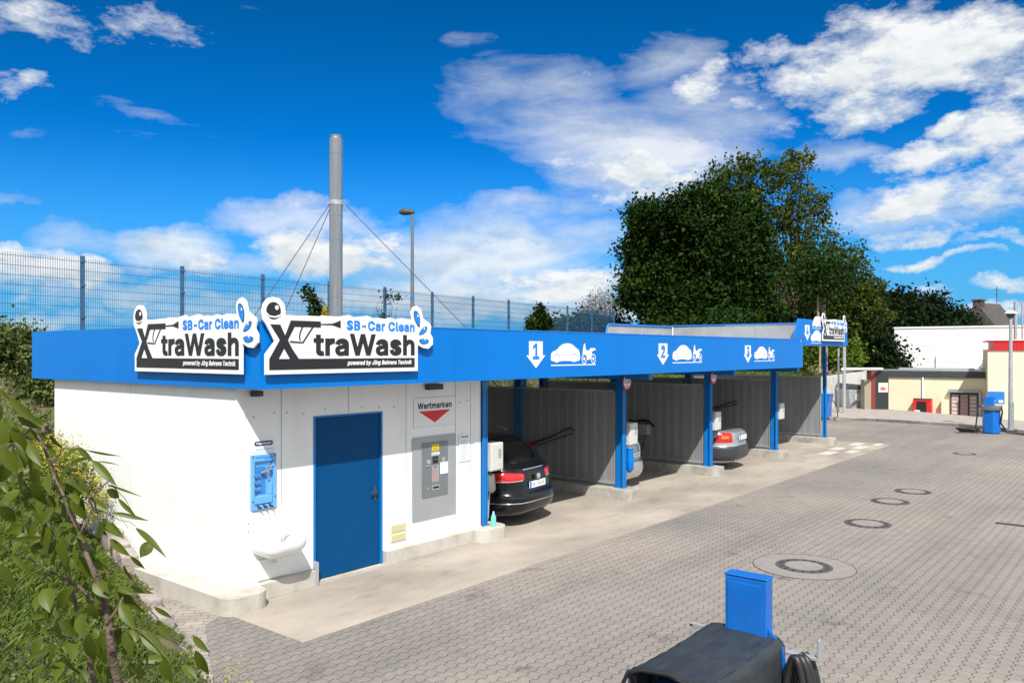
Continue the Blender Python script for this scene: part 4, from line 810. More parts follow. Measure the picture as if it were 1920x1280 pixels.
t = thing('notice_sheet', 'white printed notice sheet on the wall right of the token machine', 'notice', (9.05, 8.2895, 1.25))
MB().box(-.12, .13, -.002, 0, 0, .41).obj('sheet', 'sign_white', t, local=True)
text_obj('lettering', 'Hinweis', 0, .355, .035, .16, -.0023, mat('ink_blue', (.05, .16, .30), .6), t, bold=.02, thick=.0006, align='C')
m_ = MB()
for k in range(15): m_.box(-.09, .10 - .035 * ((k * 7) % 4) * .6, -.0030, -.0022, .02 + k * .021, .029 + k * .021)
m_.obj('text_lines', mat('ink_pale', (.40, .55, .66), .6), t, local=True)
t = thing('bottle', 'small clear bottle of green liquid with a lilac cap on the kerb end', 'bottle', (9.55, 8.14, .2))
MB().tube([(0, 0, 0), (0, 0, .015), (0, 0, .15), (0, 0, .185), (0, 0, .20)], [.036, .040, .040, .024, .016], 18).obj('body', 'green_liquid', t, local=True)
MB().tube([(0, 0, .20), (0, 0, .235)], [.018, .014], 14).obj('cap', mat('lilac', (.40, .42, .72), .4), t, local=True)

# ------------------------------------------------------------------ equipment in the bays
def control_box(label, x, y):
    t = thing('control_box', label, 'control box', (x, y, 1.03), 0, 'white control boxes beside the blue posts')
    MB().box(-.15, .15, -.12, .12, 0, .44).obj('housing', 'box_white', t, local=True, bevel=.012)
    MB().box(-.13, .13, -.128, -.1205, .02, .42).obj('lid', 'box_white', t, local=True, bevel=.004)
    k = MB()
    for i in range(5): k.box(.02, .09, -.1305, -.1285, .20 + i * .03, .215 + i * .03)
    k.obj('button_row', 'dark_grey_plate', t, local=True)
    MB().tube([(0, .05, 0), (0, .05, -.35), (.0, .08, -.78)], .018).obj('conduit', 'galv', t, local=True)
    MB().box(-.17, -.151, -.05, .05, .1, .34).obj('bracket', 'galv', t, local=True)
    return t
cb0 = control_box('white control box hanging beside the black estate car', 9.76, 8.36)
for i, (x, lb) in enumerate(((14.23, 'white control box on the post above the small silver hatchback'), (18.17, 'white control box on the post beside the silver saloon'), (22.30, 'white control box on the post of the empty bay'))):
    c = copy_tree(cb0); c.location = (x, 8.52, 1.03); c['label'] = lb
t = thing('waste_bag', 'bright blue waste sack hung below the second control box', 'bag', (14.16, 8.46, .48))
MB().tube([(0, 0, 0), (0, 0, .06), (.01, 0, .25), (0, 0, .42), (0, 0, .5)], [.03, .075, .085, .07, .08], 14).obj('sack', 'blue_panel', t, local=True)
MB().tube([(.082 * math.cos(a), .082 * math.sin(a), .5) for a in [i * math.pi / 8 for i in range(16)]], .01, 6, closed=True).obj('hoop', 'galv', t, local=True)
t = thing('hose_tub', 'dull grey plastic cover hanging under the first control box', 'cover', (9.72, 8.36, .68))
MB().tube([(0, 0, 0), (0, 0, .05), (0, 0, .3)], [.06, .10, .075], 12).obj('shell', 'dark_grey_plate', t, local=True)
def height_sign(label, x):
    t = thing('height_limit_sign', label, 'sign', (x, 8.385, 2.13), 0, 'round height limit signs at the post tops')
    MB().prism([(.16 * math.cos(2 * math.pi * i / 32), .16 * math.sin(2 * math.pi * i / 32) + .18) for i in range(32)], -.004, .004).obj('disc', 'red', t, local=True)
    MB().prism([(.125 * math.cos(2 * math.pi * i / 32), .125 * math.sin(2 * math.pi * i / 32) + .18) for i in range(32)], -.006, -.0042).obj('face', 'sign_white', t, local=True)
    text_obj('lettering', '2,1m', 0, .15, .07, .19, -.0062, 'sign_black', t, bold=.03, thick=.001, align='C')
    MB().prism([(-.035, .07), (.035, .07), (0, .12)], -.0062, -.0072).prism([(-.035, .29), (.035, .29), (0, .24)], -.0062, -.0072).obj('arrow', 'sign_black', t, local=True)
    MB().box(-.02, .02, .004, .03, .06, .3).obj('bracket', 'galv', t, local=True)
height_sign('round red-ringed height limit sign on the post right of the black car', 13.93)
height_sign('round red-ringed height limit sign on the post left of the silver saloon', 17.87)
def lance(label, x, y0, z0, y1, z1):
    t = thing('spray_lance', label, 'spray lance', (x, y0, z0), 0, 'spray lances leaning in the bays')
    dy, dz = y1 - y0, z1 - z0
    MB().tube([(0, 0, 0), (0, dy * .5, dz * .5 - .02), (0, dy * .85, dz * .9), (0, dy * .95, dz), (0, dy * 1.03, dz * .98), (0, dy * 1.06, dz * .88)], [.022, .016, .014, .014, .013, .012]).obj('tube', 'black', t, local=True)
    MB().tube([(-.02, 0, .02), (-.03, dy * .3, dz * .15 - .05), (-.02, dy * .6, dz * .35), (-.02, dy * 1.05, dz * .75)], .014).obj('hose', mat('hose_red', (.16, .012, .015), .5), t, local=True)
    MB().tube([(0, -.12, -.03), (0, .05, .02)], [.035, .03]).obj('grip', 'red', t, local=True)
    MB().box(.0, .06, -.06, .06, -.75, -.05).obj('holder', 'dark_grey_plate', t, local=True, bevel=.02)
lance('black spray lance with dark red hose leaning behind the black estate car', 13.82, 10.75, .92, 9.65, 1.32)
lance('black spray lance leaning behind the silver saloon', 21.9, 10.6, 1.2, 9.6, 1.5)
t = thing('brush_holder', 'grey brush holder with a black foam brush on the second divider', 'brush holder', (17.75, 10.2, .85))
MB().box(-.16, 0, -.2, .2, 0, .26).obj('holder', 'grey_plate', t, local=True, bevel=.015)
MB().tube([(-.1, -.35, .22), (-.1, -.2, .34), (-.1, .0, .36), (-.1, .2, .30), (-.1, .35, .34)], .03).obj('brush', 'black', t, local=True)
MB().tube([(-.1, -.1, 0), (-.12, -.05, -.3), (-.1, .1, -.5), (-.06, .05, -.62)], .016).obj('hose', 'rubber', t, local=True)

# ------------------------------------------------------------------ cars
def make_car(label, loc, rz, levels, paint, style, s=1.0, cut=None):
    t = thing('parked_car', label, 'car', loc, rz)
    n = 5.0
    def outline(h, tt):
        i = max(0, min(len(levels) - 2, int(math.floor(h)))); f = h - i
        a, b = levels[i], levels[i + 1]; z, yr, yf, hw = [a[k] + (b[k] - a[k]) * f for k in range(4)]
        tt = tt % 4; k = int(tt); u = (tt - k) * 2 - 1
        p, q = ((u, -1), (1, u), (-u, 1), (-1, -u))[k]
        sc_ = 1 / ((abs(p) ** n + abs(q) ** n) ** (1 / n))
        p, q = p * sc_, q * sc_
        bulge = .05 * (1 - p * p) if q < 0 else 0
        tap = 1 - .07 * max(0, q) ** 2
        return Vector((hw * p * tap * s, ((yr + yf) / 2 + (yf - yr) / 2 * q - bulge) * s, z * s))
    nt_ = 96; vs = []; fs = []; nl = (len(levels) - 1) * 2 + 1
    for i in range(nl):
        for k in range(nt_): vs.append(outline(min(i / 2, len(levels) - 1.0001), k * 4 / nt_))
    for i in range(nl - 1):
        for k in range(nt_): fs.append((i * nt_ + k, i * nt_ + (k + 1) % nt_, (i + 1) * nt_ + (k + 1) % nt_, (i + 1) * nt_ + k))
    mb = MB(); mb.add(vs, fs, True); mb.add([vs[(nl - 1) * nt_ + k] for k in range(nt_)], [tuple(range(nt_))], True); mb.add([vs[k] for k in range(nt_)], [tuple(range(nt_))])
    body = mb.obj('body', paint, t, local=True)
    def patch(name, t0, t1, h0, h1, m, parent, off=.006, nu=14, nv=6, shape=None, thick=True):
        P = []
        for j in range(nv + 1):
            for i in range(nu + 1):
                a, b = i / nu, j / nv
                lo, hi = (h0, h1) if shape is None else shape(a, h0, h1)
                tt = t0 + (t1 - t0) * a; hh = lo + (hi - lo) * b
                p = outline(hh, tt); e = .01
                du = outline(hh, tt + e) - outline(hh, tt - e); dv_ = outline(hh + .05, tt) - outline(hh - .05, tt)
                nn = du.cross(dv_).normalized() if du.length * dv_.length > 1e-9 else Vector((0, -1, 0))
                edge = (i in (0, nu) or j in (0, nv))
                P.append(p + nn * ((-.004 if edge else off)))
        F = [(j * (nu + 1) + i, j * (nu + 1) + i + 1, (j + 1) * (nu + 1) + i + 1, (j + 1) * (nu + 1) + i) for j in range(nv) for i in range(nu)]
        return MB().add(P, F, True).obj(name, m, parent, local=True, recalc=False)
    style(t, body, patch, outline, s)
    L_ = levels[4][2] * s
    for sx in (-1, 1):
        for yy in (.85 * s, L_ - .85 * s):
            hw = levels[3][3] * s
            w = MB().tube([(sx * (hw - .20), yy, .315), (sx * (hw + .004), yy, .315)], .315, 28).obj('wheel', 'rubber', t, local=True)
            MB().tube([(sx * (hw + .0), yy, .315), (sx * (hw + .010), yy, .315)], .2, 20).obj('rim', 'galv', w, local=True)
    return t
WAG = [(.17, .25, 4.5, .80), (.22, .10, 4.65, .86), (.30, .02, 4.75, .90), (.42, .0, 4.77, .91), (.54, .01, 4.76, .91), (.60, .07, 4.72, .905), (.74, .09, 4.55, .905), (.88, .11, 4.2, .90), (.97, .15, 3.75, .885), (1.01, .19, 3.55, .87), (1.15, .31, 3.25, .81), (1.28, .46, 2.9, .75), (1.37, .60, 2.6, .70), (1.43, .66, 2.3, .64), (1.46, .74, 2.1, .56), (1.475, 1.1, 1.7, .35)]
SED = [(.17, .25, 4.5, .78), (.22, .10, 4.6, .84), (.32, .02, 4.7, .88), (.46, .0, 4.72, .89), (.60, .01, 4.70, .89), (.64, .05, 4.68, .885), (.74, .06, 4.5, .885), (.84, .07, 4.2, .88), (.93, .09, 3.75, .86), (.975, .16, 3.6, .83), (1.0, .75, 3.4, .80), (1.15, 1.05, 3.1, .75), (1.27, 1.35, 2.8, .69), (1.35, 1.6, 2.5, .64), (1.40, 1.9, 2.1, .5)]
HAT = [(.17, .25, 3.7, .74), (.22, .10, 3.8, .78), (.32, .02, 3.85, .80), (.44, .0, 3.87, .81), (.56, .01, 3.86, .81), (.61, .06, 3.82, .805), (.74, .08, 3.65, .80), (.88, .10, 3.4, .80), (.98, .13, 3.1, .78), (1.03, .17, 2.9, .76), (1.17, .26, 2.6, .70), (1.29, .38, 2.35, .64), (1.38, .5, 2.1, .58), (1.43, .6, 1.8, .48), (1.45, .9, 1.5, .3)]
def plate(t, o, s, x0, w, z0, z1, y, txt, blue=True):
    a = MB().box(x0, x0 + w, y - .012, y, z0, z1).obj('number_plate', 'white', t, local=True)
    if blue: MB().box(x0, x0 + w * .1, y - .0135, y - .0122, z0, z1).obj('blue_band', 'blue_panel', a, local=True)
    k = MB(); n_ = 7
    for i in range(n_):
        if i in (2,): continue
        cx = x0 + w * (.16 + .115 * i); k.box(cx, cx + w * .065, y - .0135, y - .0122, z0 + .03, z1 - .03)
    k.obj('characters', mat('plate_grey', (.35, .36, .40), .5), a, local=True)
def wag_style(t, body, patch, o, s):
    patch('rear_window', .16, .84, 9.3, 12.2, 'glass_dark', t)
    for a, b in ((1.16, 1.40), (1.44, 1.66), (3.34, 3.56), (3.60, 3.84)): patch('side_window', a, b, 9.3, 11.8, 'glass_dark', t)
    sh = lambda a, h0, h1: (h0 + .25 * max(0, a - .6) * 2, h1 - .55 * max(0, a - .55) * 1.6)
    shr = lambda a, h0, h1: (h0 + .25 * max(0, .4 - a) * 2, h1 - .55 * max(0, .45 - a) * 1.6)
    l = patch('tail_light', -.13, .31, 6.15, 7.7, 'lamp_red', t, .012, shape=sh); patch('reflector_strip', -.05, .29, 6.25, 6.42, 'lamp_clear', l, .016, nv=2)
    l = patch('tail_light', .69, 1.13, 6.15, 7.7, 'lamp_red', t, .012, shape=shr); patch('reflector_strip', .71, 1.05, 6.25, 6.42, 'lamp_clear', l, .016, nv=2)
    patch('chrome_strip', -.60, 1.6, 2.92, 3.12, 'chrome', t, .014, nu=60, nv=2)
    patch('tailgate_trim', .30, .70, 7.75, 8.1, 'car_silver', t, .008, nv=2)
    y = o(6.3, .5).y
    e = MB().tube([(0, y - .045, .80), (0, y - .058, .80)], .052, 20).obj('emblem', 'lamp_clear', t, local=True)
    MB().tube([(0, y - .0585, .80), (0, y - .060, .80)], .043, 20).obj('emblem_disc', 'black', e, local=True)
    v = MB()
    v.prism(stroke([(-.020, .837), (0, .805), (.020, .837)], .008), y - .0605, y - .063).prism(stroke([(-.035, .822), (-.017, .770), (0, .800), (.017, .770), (.035, .822)], .008), y - .0605, y - .0635)
    v.obj('emblem_mark', 'white', e, local=True)
    plate(t, o, s, -.26, .52, .62, .73, o(5.4, .5).y - .008, '')
    patch('fog_reflector', .08, .24, 3.6, 4.0, 'glass_dark', t, .008, nv=2)
    MB().tube([(-.55, 1.0, 1.50), (-.55, 1.1, 1.53), (-.55, 2.2, 1.53), (-.55, 2.3, 1.49)], .014).obj('roof_rail', 'car_silver', t, local=True)
    MB().tube([(.55, 1.0, 1.50), (.55, 1.1, 1.53), (.55, 2.2, 1.53), (.55, 2.3, 1.49)], .014).obj('roof_rail', 'car_silver', t, local=True)
def sed_style(t, body, patch, o, s):
    patch('rear_window', .12, .88, 10.25, 12.9, 'glass_dark', t)
    for a, b in ((1.22, 1.42), (1.45, 1.64), (3.36, 3.55), (3.58, 3.78)): patch('side_window', a, b, 10.2, 12.4, 'glass_dark', t)
    patch('rear_bumper', -.65, 1.65, 1.2, 4.45, 'car_grey_plastic', t, .012, nu=70, nv=8)
    for a, b, q in ((-.06, .22, 1), (.78, 1.06, -1)):
        sh = (lambda u, h0, h1: (h0, h0 + (h1 - h0) * max(.06, min(1, 2.2 * (u + .12)) * (1 - .35 * max(0, u - .6))))) if q > 0 else (lambda u, h0, h1: (h0, h0 + (h1 - h0) * max(.06, min(1, 2.2 * (1 - u + .12)) * (1 - .35 * max(0, .4 - u)))))
        l = patch('tail_light', a, b, 5.6, 8.8, 'lamp_red', t, .014, shape=sh)
        m_ = (a + b) / 2; patch('indicator', m_ - .05, m_ + .06, 6.5, 7.5, 'lamp_orange', l, .02)
    y = o(6.8, .5).y - .055
    plate(t, o, s, -.26, .52, .74, .84, y, '')
    MB().box(-.28, .28, y - .01, y - .0, .855, .875).obj('boot_handle', 'chrome', t, local=True)
    MB().tube([(-.45, .0, .24), (-.45, .14, .25)], .03).obj('exhaust', 'chrome', t, local=True)
def hat_style(t, body, patch, o, s):
    patch('rear_window', .14, .86, 9.3, 12.2, 'glass_dark', t)
    for a, b in ((1.2, 1.42), (3.58, 3.8)): patch('side_window', a, b, 9.3, 11.8, 'glass_dark', t)
    for a, b in ((-.1, .2), (.76, 1.10)):
        l = patch('tail_light', a, b, 5.8, 8.6, 'lamp_clear', t, .014)
        patch('light_edge', (a if a < 0 else b - .06), (a + .06 if a < 0 else b), 5.8, 8.6, 'lamp_red', l, .018)
        for hh in (6.5, 7.3): patch('light_bar', a + .06, b - .06, hh, hh + .12, 'dark_grey_plate', l, .020, nv=1)
    plate(t, o, s, -.24, .48, .66, .76, o(6, .5).y - .05, '')
    patch('bumper_line', -.4, 1.4, 4.75, 4.95, 'car_grey_plastic', t, .008, nu=50, nv=2)
make_car('black estate car in the first wash bay, seen from behind', (10.93, 8.32, 0.006), R(7), WAG, 'car_black', wag_style, .97)
make_car('small silver hatchback mostly hidden behind the second blue post', (14.98, 8.85, 0.006), R(4), HAT, 'car_silver', hat_style, .95)
make_car('silver saloon with dark grey rear bumper in the third wash bay', (19.22, 8.28, 0.006), R(5), SED, 'car_silver', sed_style, .97)

# ------------------------------------------------------------------ chimney, lamps, fences
t = thing('chimney', 'tall stainless steel flue rising behind the roof, held by three guy wires', 'chimney', (8.3, 10.4, 2.8))
MB().tube([(0, 0, 0), (0, 0, 3.52)], .105, 32).obj('pipe', 'steel', t, local=True)
for z in (.98, 1.9, 2.28, 3.28): MB().tube([(0, 0, z), (0, 0, z + .016)], .1085, 32).obj('joint_ring', 'steel', t, local=True)
MB().tube([(0, 0, 2.46), (0, 0, 2.53)], .113, 32).tube([(0, 0, 2.49), (-.16, .02, 2.46)], .012).tube([(0, 0, 2.49), (.15, -.04, 2.46)], .012).obj('clamp', 'galv', t, local=True)
MB().tube([(0, 0, 3.52), (0, 0, 3.55)], [.10, .085], 32).tube([(0, 0, 3.55), (0, 0, 3.575)], .088, 32).obj('cap', 'steel', t, local=True)
for e in ((-2.3, -.6, .05), (-.15, 1.7, .05), (1.6, -1.95, .05)): MB().tube([(e[0] * .06, e[1] * .06, 2.47), e], .006, 5).obj('guy_wire', 'dark_trim', t, local=True)

t = thing('street_lamp', 'slim grey street lamp with flat dark head beyond the roof', 'street lamp', (20.2, 13.9 + 0.0, 1.6))
t.location = (19.0, 15.6, 1.0)
t.location = Vector((24 * (CP - .1233 * SP), 24 * (SP + .1233 * CP), 2.3))
MB().tube([(0, 0, 0), (0, 0, 2.4), (0, 0, 4.72)], [.062, .055, .038], 14).obj('pole', 'pole_grey', t, local=True)
MB().tube([(0, 0, 2.18), (0, 0, 2.26)], .062, 14).obj('band', 'cap_blue', t, local=True)
d = Vector((-SP, CP, 0))
hd = MB(); R0 = [(.10, .02), (.06, .06), (-.06, .075), (-.18, .07), (-.30, .045), (-.36, .015)]
hd.tube([tuple(-d * .10 * 0 + d * (-.06) + Vector((0, 0, 4.75)))] + [tuple(d * (.04 + .09 * i) + Vector((0, 0, 4.75 + .01 * i * (i < 3)))) for i in range(5)], [.06, .075, .10, .11, .09, .03], 12)
hd.obj('lamp_head', 'dark_trim', t, local=True)

def mesh_fence(name, label, p0, dirv, n0, n1, L_, zb, zt, m, pitch=.05, hstep=.2, wr=.0035, postr=.04, sag=0.0):
    t = thing(name, label, 'fence', (p0[0], p0[1], zb))
    d = Vector((dirv[0], dirv[1], 0)).normalized(); nrm = Vector((-d.y, d.x, 0))
    for i in range(n0, n1 + 1):
        p = d * L_ * i
        w = postr
        q = [p + d * sx * w / 1 + nrm * sy * w * .7 for sx, sy in ((-1, -1), (1, -1), (1, 1), (-1, 1))]
        b = MB(); z1 = zt - zb + .06
        b.add([(v.x, v.y, 0) for v in q] + [(v.x, v.y, z1) for v in q], [(0, 1, 2, 3), (7, 6, 5, 4)] + [(k, (k + 1) % 4, (k + 1) % 4 + 4, k + 4) for k in range(4)])
        for z in (.5, 1.2, 1.9, zt - zb - .08):
            if z < z1: b.box(p.x - .05, p.x + .05, p.y - .05, p.y - .02, z, z + .05)
        b.obj('post', m, t, local=True)
        if i == n1: break
        vs = []; fs = []
        def wire(a, bb, r):
            o = len(vs); ax = (bb - a).normalized(); u = nrm * r; w_ = ax.cross(nrm) * r
            for e in (a, bb):
                for k in (u + w_, u - w_, -u - w_, -u + w_): vs.append(tuple(e + k))
            for k in range(4): fs.append((o + k, o + (k + 1) % 4, o + 4 + (k + 1) % 4, o + 4 + k))
        a0 = p + d * w; L2 = L_ - 2 * w; hz = zt - zb
        nw = int(L2 / pitch)
        for k in range(nw + 1):
            q = a0 + d * (L2 * k / nw); wire(q + Vector((0, 0, .02)), q + Vector((0, 0, hz + .0)), wr)
        z = .05
        while z < hz:
            for off in (-.007, .007): wire(a0 + Vector((0, 0, z)) + nrm * off, a0 + d * L2 + Vector((0, 0, z)) + nrm * off, wr * 1.25)
            z += hstep
        MB().add(vs, fs).obj('mesh_panel', m, t, local=True, recalc=False)
    return t
ang = R(7)
fd = (math.cos(ang), math.sin(ang))
mesh_fence('mesh_fence', 'tall blue-grey wire mesh fence along the top of the bank behind the building', (7.9, 18.7), fd, -4, 11, 2.52, 2.45, 4.97, 'fence_blue', .05, .2, .0032, .042)
mesh_fence('mesh_fence', 'low dark green mesh fence on the far bank above the concrete wall', (30.5, 16.6), (1, .02), -6, 7, 2.5, 1.9, 3.3, 'fence_green', .1, .2, .004, .04)

t = thing('lamp_post', 'tall grey lamp post with white globe cap beside the far blue vacuum', 'street lamp', (33.9, 4.45, .0))
MB().tube([(0, 0, .1), (0, 0, 2.2), (0, 0, 4.15)], [.085, .07, .05], 16).obj('pole', 'galv', t, local=True)
MB().box(-.1, .1, -.1, .1, 0.1, .14).box(-.08, .08, -.10, .0, .14, 1.1).obj('base_cover', 'galv', t, local=True)
MB().tube([(0, 0, 4.12), (0, 0, 4.3)], [.09, .17], 16).obj('collar', 'dark_trim', t, local=True)
MB().tube([(0, 0, 4.28), (0, 0, 4.30), (0, 0, 4.38)], [.21, .22, .10], 18).obj('lamp_head', 'white', t, local=True)

# ------------------------------------------------------------------ manholes and drains
def manhole(label, x, y, r, outer=None, rot=.3):
    t = thing('manhole_cover', label, 'manhole cover', (x, y, 0), rot, 'manhole covers in the paving')
    if outer:
        MB().prism([(outer * math.cos(2 * math.pi * i / 48), outer * math.sin(2 * math.pi * i / 48)) for i in range(48)], .0, .005, 'Z').obj('concrete_ring', 'manhole_concrete', t, local=True)
        MB().tube([(outer * math.cos(2 * math.pi * i / 48), outer * math.sin(2 * math.pi * i / 48), .001) for i in range(48)], .008, 6, closed=True).obj('joint', 'cast_iron', t, local=True)
    MB().prism([(r * math.cos(2 * math.pi * i / 48), r * math.sin(2 * math.pi * i / 48)) for i in range(48)], .0, .009, 'Z').obj('frame', 'cast_iron', t, local=True)
    MB().prism([(r * .66 * math.cos(2 * math.pi * i / 48), r * .66 * math.sin(2 * math.pi * i / 48)) for i in range(48)], .0, .013, 'Z').obj('concrete_infill', 'manhole_concrete', t, local=True)
    k = MB()
    for i in range(16):
        a = 2 * math.pi * i / 16; c, s_ = math.cos(a), math.sin(a)
        k.prism([(r * .74 * c - .012 * s_, r * .74 * s_ + .012 * c), (r * .74 * c + .012 * s_, r * .74 * s_ - .012 * c), (r * .9 * c + .012 * s_, r * .9 * s_ - .012 * c), (r * .9 * c - .012 * s_, r * .9 * s_ + .012 * c)], .009, .0125, 'Z')
    k.obj('vent_slot', 'black', t, local=True)
    return t
manhole('nearest manhole cover, set in a wide round concrete surround', 11.0, 3.85, .37, .66)
manhole('manhole cover second from the front, with no concrete surround', 14.41, 3.97, .37)
manhole('manhole cover third in the row across the yard', 16.82, 4.22, .35)
manhole('manhole cover fourth in the row, just beyond the third', 18.31, 4.15, .35)
manhole('most distant small manhole cover near the far kerb', 26.06, 4.55, .30)
t = thing('drain_channel', 'narrow dark slotted drain channel in the paving at the right edge', 'drain', (15.85, 2.3, 0))
MB().box(-.07, .07, -1.6, 0, 0, .008).obj('channel', 'cast_iron', t, local=True)
k = MB()
for i in range(40): k.box(-.05, .05, -.03 - i * .039, -.012 - i * .039, .008, .011)
k.obj('slot', 'black', t, local=True)
# painted bay marks near the last bay
mk = MB()
for (x, y, w, l) in ((23.3, 7.45, .9, .35), (24.6, 7.6, .8, .3), (25.3, 7.15, .9, .3), (26.2, 7.5, .8, .3), (24.2, 7.05, .7, .25), (26.6, 7.0, .6, .2)): mk.box(x, x + w, y, y + l, .006, .0095)
kind(mk.obj('pale_patches', mat('pale_patch', (.55, .50, .46), .85, var=.1, scale=4), None), 'structure', 'pale repaired patches in the slab beside the last bay')

# ------------------------------------------------------------------ vacuum units
t = thing('vacuum_cleaner', 'foreground blue vacuum unit under a black vinyl hood with coiled black hoses', 'vacuum', (4.1, 1.93, 0))
def loc(p): return (p[0] - 4.1, p[1] - 1.93, p[2])
MB().box(-.38, .42, -.20, .20, .0, 1.16).obj('cabinet', 'blue_vac', t, local=True, bevel=.02)
MB().box(.365, .465, -.155, .095, 1.16, 1.60).obj('control_box', 'blue_vac', t, local=True, bevel=.008)
bx = [o for o in COL.objects if o.parent == t and o.name.startswith('control_box')][0]
MB().box(.360, .470, -.160, .100, 1.601, 1.612).obj('box_lid', 'blue_vac', bx, local=True, bevel=.005)
MB().box(.359, .3645, -.135, .075, 1.22, 1.57).obj('access_panel', 'blue_vac', bx, local=True, bevel=.004)
for sy in (-1, 1): MB().tube([(-.49 + .045 * i, sy * .198, 1.2815 - .012 * math.sin(math.pi * i / 20)) for i in range(21)], .0035, 6).obj('seam', 'rubber', t, local=True)
# hood: vinyl sheet bent over a frame, open towards the front end
def hood():
    vs = []; prof = []
    W_, top, r = .240, 1.285, .055
    prof += [(-W_ - .01, .72), (-W_ - .012, .95), (-W_, top - r)]
    for i in range(1, 7): a = R(180 - 15 * i); prof.append((-W_ + r + r * math.cos(a), top - r + r * math.sin(a)))
    for i in range(1, 8): prof.append((-W_ + r + (2 * W_ - 2 * r) * i / 8, top + .012 * math.sin(math.pi * i / 8)))
    for i in range(0, 7): a = R(90 - 15 * i); prof.append((W_ - r + r * math.cos(a), top - r + r * math.sin(a)))
    prof += [(W_ + .012, .95), (W_ + .01, .72)]
    nx = 28; m = len(prof)
    for i in range(nx + 1):
        x = -.50 + i * (.92 / nx)
        for k, (y, z) in enumerate(prof):
            w = .0022 * math.sin(i * 1.9 + k * .35) + .002 * math.sin(i * .8 - k * .9)
            yy = -y
            vs.append((x + (.035 * math.sin(k * .25) if i == 0 else 0), yy + (w if k < 4 or k > m - 5 else 0), z + (w if 3 < k < m - 4 else 0) - .012 * math.sin(math.pi * i / nx)))
    o = len(vs)
    vs += [(x, y * .975, z - .012) for x, y, z in vs]
    fs = []
    for i in range(nx):
        for k in range(m - 1):
            a = i * m + k; fs.append((a, a + 1, a + m + 1, a + m)); fs.append((a + o, a + m + o, a + m + 1 + o, a + 1 + o))
    for i in range(nx): fs.append((i * m, (i + 1) * m, (i + 1) * m + o, i * m + o)); fs.append((i * m + m - 1, i * m + m - 1 + o, (i + 1) * m + m - 1 + o, (i + 1) * m + m - 1))
    for k in range(m - 1):
        fs.append((k, k + o, k + 1 + o, k + 1)); a = nx * m + k; fs.append((a, a + 1, a + 1 + o, a + o))
    return MB().add(vs, fs, True)
hood().obj('hood', 'vinyl', t, local=True)
MB().tube([(-.505, .262, .72), (-.505, .264, 1.18), (-.50, .23, 1.26), (-.50, .16, 1.288), (-.49, 0, 1.30), (-.50, -.16, 1.288), (-.50, -.23, 1.26), (-.505, -.264, 1.18), (-.505, -.262, .72)], .012, 8).obj('hood_hem', 'rubber', t, local=True)
MB().box(.44, .46, .13, .36, 1.22, 1.245).box(.44, .46, .335, .36, 1.10, 1.24).box(.42, .48, .15, .17, 1.10, 1.22).obj('hose_bracket', 'galv', t, local=True, bevel=.004)
MB().box(.43, .47, -.42, -.16, 1.19, 1.21).box(.43, .47, -.43, -.415, 1.19, 1.31).obj('hose_bracket', 'galv', t, local=True, bevel=.004)
MB().prism([(.13 - .30, 1.0), (-.16, 1.33), (-.24, 1.24), (-.262, 1.12), (-.262, 1.0)], .385, .40, 'X').obj('side_plate', 'blue_vac', t, local=True)
for i in range(5):
    cy = -.325 - .012 * (i % 3); cz = .78 - .02 * i; ry = .065 + .012 * (i % 2) + .006 * i; rz = .44 + .012 * i; x = .34 + .040 * i
    MB().tube([(x + .01 * math.sin(a * 2), cy + ry * math.sin(a), cz + rz * math.cos(a)) for a in [2 * math.pi * k / 36 for k in range(36)]], .020, 10, closed=True).obj('hose', 'rubber', t, local=True)

t = thing('vacuum_cleaner', 'far blue hexagonal vacuum pedestal with hoses coiled on the ground by the lamp post', 'vacuum', (33.2, 4.95, 0))
hexa = [(.30 * math.cos(R(60 * i + 20)), .30 * math.sin(R(60 * i + 20))) for i in range(6)]
MB().prism(hexa, 0.02, .84, 'Z').obj('cabinet', 'blue_vac', t, local=True, bevel=.02)
MB().tube([(0, 0, .84), (0, 0, .88), (0, 0, 1.0)], [.33, .35, .35], 20).obj('head', 'steel', t, local=True)
MB().box(-.2, .02, -.10, .20, 1.0, 1.32).obj('control_box', 'blue_vac', t, local=True, bevel=.01)
pn = MB().box(.03, .07, -.40, .12, 1.05, 1.50).obj('sign_panel', 'mid_blue', t, local=True, bevel=.01)
MB().box(.022, .0295, -.36, -.22, 1.10, 1.20).box(.022, .0295, -.12, .06, 1.14, 1.17).obj('panel_marks', 'sign_white', pn, local=True)
MB().tube([(-.1, -.30, 1.0), (-.15, -.36, .8), (-.1, -.30, .4), (.0, -.5, .06), (-.1, -1.0, .04), (-.2, -1.6, .04)], .03).obj('hose', 'rubber', t, local=True)
pts = [(-.1, .30, 1.0), (-.15, .40, .92), (-.18, .42, .6), (-.2, .46, .2), (-.3, .55, .05)]
for k in range(40): a = k * .42; pts.append((-.38 + (.20 + .004 * k) * math.cos(a), .66 + (.26 + .004 * k) * math.sin(a), .04 + .0035 * k))
MB().tube(pts, .026).obj('hose', 'rubber', t, local=True)
pts = [(-.2, -1.2, .04)] + [(-.25 + .16 * math.cos(k * .5), -1.45 + .22 * math.sin(k * .5), .04 + .004 * k) for k in range(26)]
MB().tube(pts, .026).obj('hose', 'rubber', t, local=True)

